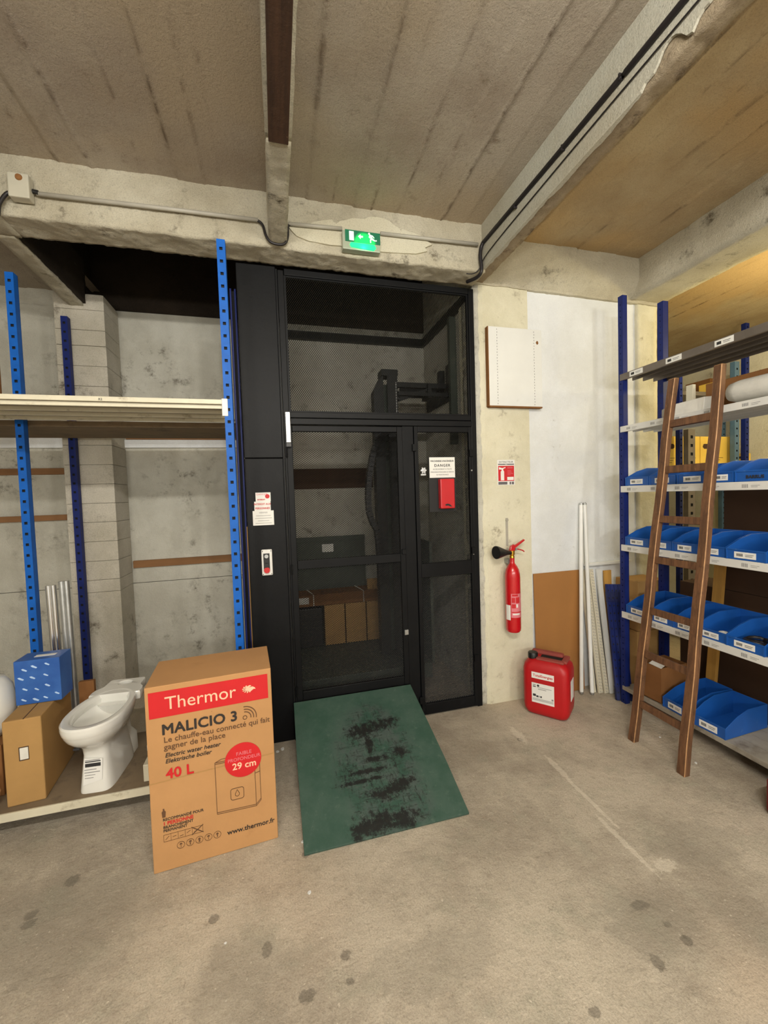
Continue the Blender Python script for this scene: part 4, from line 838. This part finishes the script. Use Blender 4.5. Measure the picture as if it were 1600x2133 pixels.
lion.prism([(.412, .738), (.436, .742), (.446, .736), (.450, .728), (.442, .730), (.430, .722), (.414, .724)], 'y', -.0014, -.0008)
lion.prism([(.405, .742), (.425, .750), (.432, .746), (.415, .736)], 'y', -.0015, -.0008).build('emblem', M['box_tint'], ink)
tt('MALICIO 3', .063, .058, .599, 'box_ink', fp_, .0019, 1.0, space=1.04)
ar = MB()
def arcband(cx, cz, r, w_, a0, a1, n=12):
    for i in range(n):
        b0, b1 = math.radians(a0+(a1-a0)*i/n), math.radians(a0+(a1-a0)*(i+1)/n)
        ar.prism([(cx+r*math.cos(b0), cz+r*math.sin(b0)), (cx+(r+w_)*math.cos(b0), cz+(r+w_)*math.sin(b0)), (cx+(r+w_)*math.cos(b1), cz+(r+w_)*math.sin(b1)), (cx+r*math.cos(b1), cz+r*math.sin(b1))], 'y', -.0012, -.0003)
for r in (.024, .036, .048): arcband(.398, .604, r, .004, -10, 95)
arcband(.398, .604, .007, .003, 0, 360, 16)
ar.build('radio_waves', M['box_line'], fp_)
tt('Le chauffe-eau connecté qui fait', .0345, .064, .563, 'box_line', fp_, .0003); tt('gagner de la place', .0345, .064, .532, 'box_line', fp_, .0003)
tt('Electric water heater', .026, .066, .498, 'box_ink', fp_, .0004, 1, .25); tt('Elektrische boiler', .026, .066, .472, 'box_ink', fp_, .0004, 1, .25)
tt('40 L', .062, .066, .404, 'box_red', fp_, .0014, 1.0, space=1.0)
dr = MB()
def line(x0, z0, x1, z1, w_=.0022): 
    d = Vector((x1-x0, z1-z0)).normalized(); n = Vector((-d.y, d.x))*w_/2
    dr.prism([(x0-n.x, z0-n.y), (x1-n.x, z1-n.y), (x1+n.x, z1+n.y), (x0+n.x, z0+n.y)], 'y', -.0011, -.0003)
for s_ in ((.262,.425,.262,.190),(.262,.190,.430,.182),(.430,.182,.430,.425),(.262,.425,.430,.425),(.262,.418,.430,.418),(.262,.197,.430,.189),(.430,.425,.452,.436),(.452,.436,.452,.205),(.452,.205,.430,.182),(.452,.212,.430,.190),(.430,.336,.452,.340),(.262,.425,.29,.436),(.29,.436,.452,.436)): line(*s_)
dr.build('heater_drawing', M['box_line'], fp_)
dr = MB(); 
ic = [rr_ring(.028, .026, .010, 0, 5)]
for q0, q1 in zip(ic[0], ic[0][1:] + ic[0][:1]): line(.350+q0[0], .262+q0[1], .350+q1[0], .262+q1[1], .0025)
dp_ = [(.350, .280), (.341, .262), (.342, .254), (.350, .249), (.358, .254), (.359, .262)]
for q0, q1 in zip(dp_, dp_[1:] + dp_[:1]): line(*q0, *q1, .0022)
dr.build('drop_icon', M['box_line'], fp_)
MB().prism([(.382+.079*math.cos(2*math.pi*i/40), .412+.079*math.sin(2*math.pi*i/40)) for i in range(40)], 'y', -.0016, -.0004).build('red_disc', M['box_red'], fp_)
tt('FAIBLE', .023, .386, .436, 'pink_ink', fp_, 0, align='CENTER', lift=.002); tt('PROFONDEUR', .0215, .386, .412, 'pink_ink', fp_, 0, align='CENTER', lift=.002); tt('29 cm', .042, .386, .374, 'box_tint', fp_, .0008, align='CENTER', lift=.002)
tt('RECOMMANDÉ POUR', .0165, .045, .222, 'box_ink', fp_, .0003); tt('1 PERSONNE', .021, .045, .203, 'box_red', fp_, .0005); tt('BRANCHEMENT', .0165, .045, .188, 'box_ink', fp_, .0003); tt('PERMANENT', .0165, .045, .173, 'box_ink', fp_, .0003)
dr = MB(); dr.prism([(.044, .238), (.056, .238), (.058, .262), (.053, .268), (.053, .276), (.047, .276), (.047, .268), (.042, .262)], 'y', -.0011, -.0003).build('person_icon', M['box_line'], fp_)
dr = MB()
for x in (.045, .073, .101, .129, .157, .200): line(x, .130, x, .160, .0012)
line(.045, .130, .200, .130, .0012); line(.045, .160, .200, .160, .0012); line(.155, .128, .202, .163, .0035); line(.155, .163, .202, .128, .0035)
for i in range(5): line(.052+i*.028, .138+.006*(i % 2), .066+i*.028, .152-.006*(i % 3), .0018)
dr.build('symbol_table', M['box_line'], fp_)
ar = MB()
for i in range(5):
    cx = .110 + i*.037; arcband(cx, .098, .0145, .0015, 0, 360, 16)
ar.build('handling_symbols', M['box_line'], fp_)
dr = MB()
for i in range(5):
    cx = .110 + i*.037
    dr.prism([(cx-.006, .100), (cx+.006, .100), (cx+.002+.003*(i % 2), .107), (cx-.003, .106)], 'y', -.0011, -.0003); line(cx, .088, cx, .100, .002 + .002*(i % 3))
dr.build('handling_symbols', M['box_line'], fp_)
tt('www.thermor.fr', .031, .300, .083, 'box_ink', fp_, .0006)
# crease lines of the dented carton
for z0, z1 in ((.392, .408),):
    MB().add([(.0, .0040, z0), (W, .0040, z1), (W, .0045, z1+.003), (.0, .0045, z0+.003)], [(0, 1, 2, 3)]).build('crease', M['cardboard2'], th)

# ------------------------------------------------------------------ right rack
RX = 2.43
rk = empty('storage_rack', (RX, 2.42, 0), label='dark blue rack on the right with white shelves of blue bins', category='rack')
post(rk, 0, -.01, -math.pi/2, 2.965, M['blue_d'], wd=.040, dp=.04, hole=.007, pitch=.043, back=False); post(rk, .36, -.01, -math.pi/2, 2.955, M['blue_d'], wd=.046, dp=.05, hole=.007, pitch=.043, back=False)
post(rk, 0, -1.92, -math.pi/2, 2.965, M['blue_d'], wd=.040, dp=.04); post(rk, .36, -1.92, -math.pi/2, 2.955, M['blue_d'], wd=.046, dp=.05)
def sticker(p, y, x, z, w_, h, bar=True):
    s = MB().box(x-.0012, x, y-w_, y, z, z+h).build('label_sticker', M['paper'], p)
    mb = MB(); k0 = y - w_*.12
    for i in range(5): mb.box(x-.0022, x-.001, k0-.004-i*w_*.05, k0-i*w_*.05, z+h*.25, z+h*.72)
    mb.box(x-.0022, x-.001, y-w_*.85, y-w_*.45, z+h*.55, z+h*.62).box(x-.0022, x-.001, y-w_*.8, y-w_*.48, z+h*.32, z+h*.38)
    k = mb.build('print', M['ink'], p); return s
for si, (z1, m, hh) in enumerate(((2.412, M['shelf_g'], .046), (2.040, M['shelf_w'], .042), (1.610, M['shelf_w'], .045), (1.184, M['shelf_w'], .046), (.690, M['shelf_w'], .046), (.132, M['shelf_dirty'], .030))):
    s0 = MB().box(-.004, .014, -1.90, -.034+.03, z1-hh, z1).build('shelf_lip', m, rk, bevel=.002)
    for k in range(4):
        x0 = .016+k*.096; MB().box(x0, x0+.093, -1.90, -.006, z1-.006, z1-.003).box(x0, x0+.003, -1.90, -.006, z1-.038, z1-.006).box(x0+.09, x0+.093, -1.90, -.006, z1-.038, z1-.006).build('shelf_slat', m if si else M['shelf_g'], rk)
    for y in (-.012, -1.89): MB().prism([(.004, z1-hh-.075), (.02, z1-hh-.075), (.045, z1-hh-.02), (.045, z1-hh-.001), (.004, z1-hh-.001)], 'y', y-.014, y-.010).build('shelf_bracket', M['shelf_w'], rk)
    if si in (1, 2, 3, 4):
        for y in (-.06, -.25, -.42, -.60, -.80, -1.0, -1.2, -1.4):
            mb = MB(); 
            for i in range(4): mb.box(-.0052, -.004, y-.006-i*.008, y-.002-i*.008, z1-hh+.012, z1-.014)
            mb.box(-.0052, -.004, y-.085, y-.045, z1-.022, z1-.020).box(-.0052, -.004, y-.075, y-.045, z1-.030, z1-.028).build('print', M['grey_ink'], rk)
for y0, y1 in ((2.330, 2.225), (2.057, 1.953), (1.760, 1.661), (1.40, 1.30)): sticker(rk, y0-2.42, -.004, 2.372, y0-y1, .034)
# bins
def make_bin(label):
    """open-fronted picking bin 0.185 wide; front at local x=0 facing -x, right side towards -y"""
    e = empty('storage_bin', (0, 0, 0), label=label, category='bin', group='blue bins on the right rack')
    w_, d, hb, hf, t_ = .186, .36, .125, .058, .0035
    side = [(0, 0), (d, 0), (d, hb), (.19, hb), (.10, hb*.82), (.0, hf)]
    mb = MB().prism([(x, z) for x, z in side], 'y', 0, t_).prism([(x, z) for x, z in side], 'y', w_-t_, w_)
    mb.box(0, t_, t_, w_-t_, 0, hf).box(d-t_, d, t_, w_-t_, 0, hb).box(t_, d-t_, t_, w_-t_, 0, t_)
    mb.build('bin_body', M['bin'], e, bevel=.001)
    rim = MB().box(-.004, .0, .0, w_, hf-.006, hf+.001).box(-.003, 0, .0, .008, 0, hf-.006).box(-.003, 0, w_-.008, w_, 0, hf-.006)
    rim.build('front_rim', M['bin'], e)
    MB().box(-.0018, -.0003, .045, .145, .010, .044).build('label_card', M['paper'], e)
    mb = MB()
    for i in range(5): mb.box(-.0028, -.0016, .132-i*.006-.003, .132-i*.006, .020, .035)
    mb.box(-.0028, -.0016, .055, .092, .030, .032).box(-.0028, -.0016, .060, .092, .022, .024).build('print', M['ink'], e)
    return e
proto = make_bin('blue picking bin'); first = [True]
names = {1.61: 'third shelf from the top', 1.184: 'fourth shelf from the top', .69: 'fifth shelf from the top', .132: 'bottom shelf'}
ordn = ['first', 'second', 'third', 'fourth', 'fifth', 'sixth', 'seventh']
spec = {1.611: [(2.193, 1, 0), (2.0, 1, 0), (1.797, 1.05, 0), (1.665, .66, 0), (1.475, .99, 0), (1.28, 1, 0), (1.08, 1, 0)],
        1.185: [(2.192, 1.03, 0), (2.028, .86, 0), (1.862, .87, 0), (1.708, .80, 0), (1.503, 1.05, -.008), (1.30, 1, 0), (1.10, 1, 0)],
        .691: [(2.195, 1.0, 0), (2.02, .93, 0), (1.872, .80, 0), (1.702, .90, 0), (1.508, 1.02, -.006), (1.30, 1, 0)],
        .133: [(1.925, .93, .0), (1.70, 1.0, -.004)]}
shn = {1.611: 'third shelf from the top', 1.185: 'fourth shelf from the top', .691: 'fifth shelf from the top', .133: 'bottom shelf'}
for z, lst in spec.items():
    for i, (y, sy, dx) in enumerate(lst):
        extra = ''
        if z == .691 and i == 4: extra = ' with cable'
        if z == .691 and i == 3: extra = ' with bags'
        lb = 'blue bin%s, %s from the far end of the %s' % (extra, ordn[i], shn[z])
        b = proto if first[0] else dup(proto); first[0] = False
        b['label'] = lb; b.location = (RX + .004 + dx, y, z); b.scale = (1, sy, 1.0 if z != .133 else 1.15)
        if z == .133: b.rotation_euler = (0, 0, .05 if i else -.03)
        if z == 1.611 and i == 4:
            for c_ in list(b.children):
                if c_.name.startswith(('label_card', 'print')): bpy.data.objects.remove(c_)
            text('BARRUS', .024, (-.0032, .13, .016), LEFTF, M['ink'], b, bold=.0008)
tw = tag(MB().tube([(2.52+.055*math.cos(a*.4), 1.60+.055*math.sin(a*.4), .735+.004*math.sin(a)) for a in range(17)], .009, 8).build('cable_ring', M['cable'], smooth=True), 'ring of black cable in a blue bin on the fifth shelf', 'cable')
tag(MB().lathe([(.001, 0), (.05, 0), (.052, .025), (.05, .03), (.001, .03)], 2.52, 1.60, .698, 20).build('metal_disc', M['chrome'], smooth='auto'), 'shiny metal disc under the cable ring in the blue bin', 'disc')
tag(MB().lathe([(.001, 0), (.03, .0), (.035, .02), (.02, .035), (.001, .04)], 2.51, 1.77, .698, 12).build('plastic_bag', M['foam'], smooth=True), 'small clear bag of parts in the fourth blue bin of the fifth shelf', 'bag')
# second shelf goods
pk = empty('foam_parcel', (2.475, 1.86, 2.041), .12, 'white foam-wrapped parcel lying on the second shelf', 'parcel')
MB().hexa([(0,0,0),(.16,0,0),(.16,.22,0),(0,.20,0),(.012,0,.085),(.16,0,.10),(.16,.22,.10),(.012,.20,.075)]).build('wrapping', M['foam'], pk, bevel=.006)
MB().box(.0, .08, .2, .25, .0, .06).build('paper_end', M['pvc'], pk, bevel=.01)
carton('cardboard_box', 2.68, 1.40, 2.041, .11, .60, .20, M['cardboard_d'], 'long brown carton behind the white parcel on the second shelf')
tag(MB().box(2.60, 2.625, 2.02, 2.065, 2.041, 2.245).build('wood_offcut', M['shelf_c'], bevel=.002), 'pale upright wooden offcut at the end of the white parcel', 'offcut')
fr_ = tag(MB().tube([(2.60, 1.79, 2.135), (2.60, 1.74, 2.128), (2.60, 1.2, 2.12), (2.60, .9, 2.12)], .07, 20, rs=[.050, .064, .068, .068]).build('foam_roll', M['foam'], smooth=True), 'white rolled foam sheet on the second shelf at the right edge', 'roll')
tag(MB().box(2.50, 2.53, 2.14, 2.21, 2.041, 2.054).build('wood_offcut', M['shelf_c']), 'small pale offcut lying flat on the second shelf', 'offcut')
# bottom shelf goods
oc = empty('open_carton', (2.45, 2.12, .134), .06, 'open brown carton on the bottom shelf behind the ladder', 'box')
mb = MB().box(0, .24, 0, .005, 0, .24).box(0, .24, .155, .16, 0, .24).box(0, .005, .005, .155, 0, .24).box(.235, .24, .005, .155, 0, .24).box(0, .24, .005, .155, 0, .005)
mb.build('carton_body', M['cardboard_d'], oc); MB().add([(.0, .0, .24), (.12, .03, .255), (.10, .12, .25), (.0, .09, .245)], [(0, 1, 2, 3)]).build('crumpled_paper', M['foam'], oc)
# cartons and planks behind the rack
carton('cardboard_box', 2.605, 2.45, .0, .26, .20, .50, M['cardboard2'], 'lower tan carton on the floor between rack end and wall', seam=False)
carton('cardboard_box', 2.615, 2.45, .502, .27, .21, .38, M['cardboard2'], 'upper tan carton stacked between rack end and wall', seam=False)
carton('dark_carton', 3.02, 1.20, .0, .30, 1.25, .86, M['carton_dark'], 'large dark brown carton on the floor behind the right rack', seam=False)
carton('dark_carton', 3.02, 1.20, .862, .30, .93, .73, M['carton_dark'], 'large dark brown carton stacked behind the bins', seam=False)
lean('wood_plank', 2.90, 2.12, 1.05, .03, .06, 2.08, M['wood_y'], 'yellow wooden plank leaning behind the rack', 'plank', .05)
# next aisle: further racks with yellow cartons
fk = empty('storage_rack', (4.3, 3.30, 0), label='pale blue rack with yellow cartons in the next aisle', category='rack')
post(fk, .57, .0, 0, 2.92, M['blue_lt'], wd=.065, dp=.05, hole=.02, pitch=.08); post(fk, .72, .0, 0, 3.34, M['blue_d'], wd=.055); post(fk, -.21, .0, 0, 2.75, M['blue_d'], wd=.04); post(fk, 1.02, .45, 0, 2.6, M['blue_lt'], wd=.06)
MB().box(-.5, 1.0, .07, .50, 1.74, 1.79).build('shelf_board', M['shelf_c'], fk); MB().box(-.18, 1.0, .07, .50, 2.56, 2.60).build('shelf_board', M['shelf_g'], fk)
for i, (x, w_, hh, lb) in enumerate(((3.98, .19, .335, 'leftmost yellow carton in the next aisle, half behind the ladder'), (4.24, .235, .335, 'yellow carton with a hand hole between the ladder stiles'), (4.485, .43, .335, 'yellow carton with a hand hole right of the ladder'), (4.93, .30, .15, 'low yellow carton at the right end, beyond the pale blue post'))):
    e = empty('yellow_carton', (x, 3.40, 1.792), 0, lb, 'box', 'yellow cartons in the next aisle')
    MB().box(0, w_, 0, .3, 0, hh).build('carton_body', M['yellow_box'], e, bevel=.004)
    h0 = .03 if i < 3 else .05
    MB().prism([(h0, hh*.66), (h0+.01, hh*.74), (h0+.02, hh*.76), (h0+.09, hh*.76), (h0+.11, hh*.72), (h0+.11, hh*.64), (h0+.09, hh*.60), (h0+.02, hh*.60)], 'y', -.002, .001).build('hand_hole', M['carton_dark'], e)
    for k in range(3): MB().box(w_*.2, w_*(.75-.1*k), -.0015, 0, hh*(.30-.07*k), hh*(.315-.07*k)).build('print', M['box_line'], e)
carton('orange_carton', 4.80, 3.38, 2.602, .36, .28, .15, M['yellow_box'], 'orange carton on the high shelf of the next aisle')
carton('cardboard_box', 5.03, 3.70, 2.602, .30, .30, .26, M['cardboard_d'], 'brown carton on the high shelf of the next aisle')
tag(upright(2.16, .085, M['shelf_g'], wd=.09, dp=.05, hole=.03).build('perforated_upright', M['shelf_g'], mats=[M['shelf_g'], M['dark_gap']], fixn=False), 'grey perforated upright between the racks behind the ladder', 'upright').location = (4.04, 3.15, 0)
# red object at the right edge
rc = empty('red_toolbox', (2.215, .98, .0), label='dark red container on the floor cut off by the right edge', category='container')
MB().box(0, .18, 0, .40, .0, .20).build('case', plain('dark_red', (110, 22, 22), .5), rc, bevel=.03)

# ladder
la = empty('wooden_ladder', (2.115, 1.70, 0), label='old brown wooden ladder leaning against the right rack', category='ladder')
ang = math.atan2(.248, 2.245); LL = 2.26
def stile(y, y2):
    s = []
    for k in range(13):
        u = k/12; x = .248/2.245*2.245*u*1.0; z = 2.25*u; yy = y + (y2-y)*u + .003*math.sin(k*1.7+y*9); w_ = .037 - .003*u; d_ = .026 - .002*u
        cx = .248*u
        a_, b_q = w_*.66, d_*.78
        s.append([(cx-b_q, yy-a_, z), (cx-b_q, yy+a_, z), (cx+b_q, yy+a_, z), (cx+b_q, yy-a_, z)])
    return MB().loft(s)
for q in ((0, -.018), (.325, .255)):
    st = stile(*q).build('stile', M['wood'], la, bevel=.0035); st.data.materials.append(M['wood_worn']); st.modifiers['bevel'].material = 1; st.modifiers['bevel'].segments = 1
for z in (.25, .565, .835, 1.15, 1.40, 1.70, 1.975):
    u = z/2.25; cx = .248*u; ya = .0 -.018*u + .012; yb = .325 - .07*u - .012; dz = .0
    MB().hexa([(cx-.014, ya, z-.020), (cx-.014, yb, z-.020), (cx+.008, yb, z-.024), (cx+.008, ya, z-.024), (cx-.012, ya, z+.022), (cx-.012, yb, z+.022), (cx+.010, yb, z+.018), (cx+.010, ya, z+.018)]).build('rung', M['wood'], la, bevel=.002)
# crumbs of plaster on the floor
for i, (x, y, s_, lb) in enumerate(((.062, 1.616, .008, 'white crumb on the open floor in front of the ramp'), (-.246, 1.514, .005, 'tiny white crumb on the floor in front of the big carton'), (2.27, 1.748, .008, 'white crumb on the floor right of the ladder feet'), (-.03, 2.62, .014, 'larger plaster crumb at the foot of the black column'), (-.06, 2.60, .010, 'smaller plaster crumb at the foot of the black column'), (.05, 1.87, .009, 'white crumb at the left edge of the ramp'), (2.30, 2.0, .007, 'white crumb on the floor between ladder and bottom shelf'))):
    o = MB().prism([(s_*math.cos(a)*random.uniform(.6, 1.2), s_*math.sin(a)*random.uniform(.6, 1.2)) for a in (0, 1.1, 2.2, 3.3, 4.4, 5.4)], 'z', 0, s_*.5).build('plaster_crumb', M['panel'])
    o.location = (x, y, .0005); tag(o, lb, 'crumb', 'plaster crumbs on the floor')
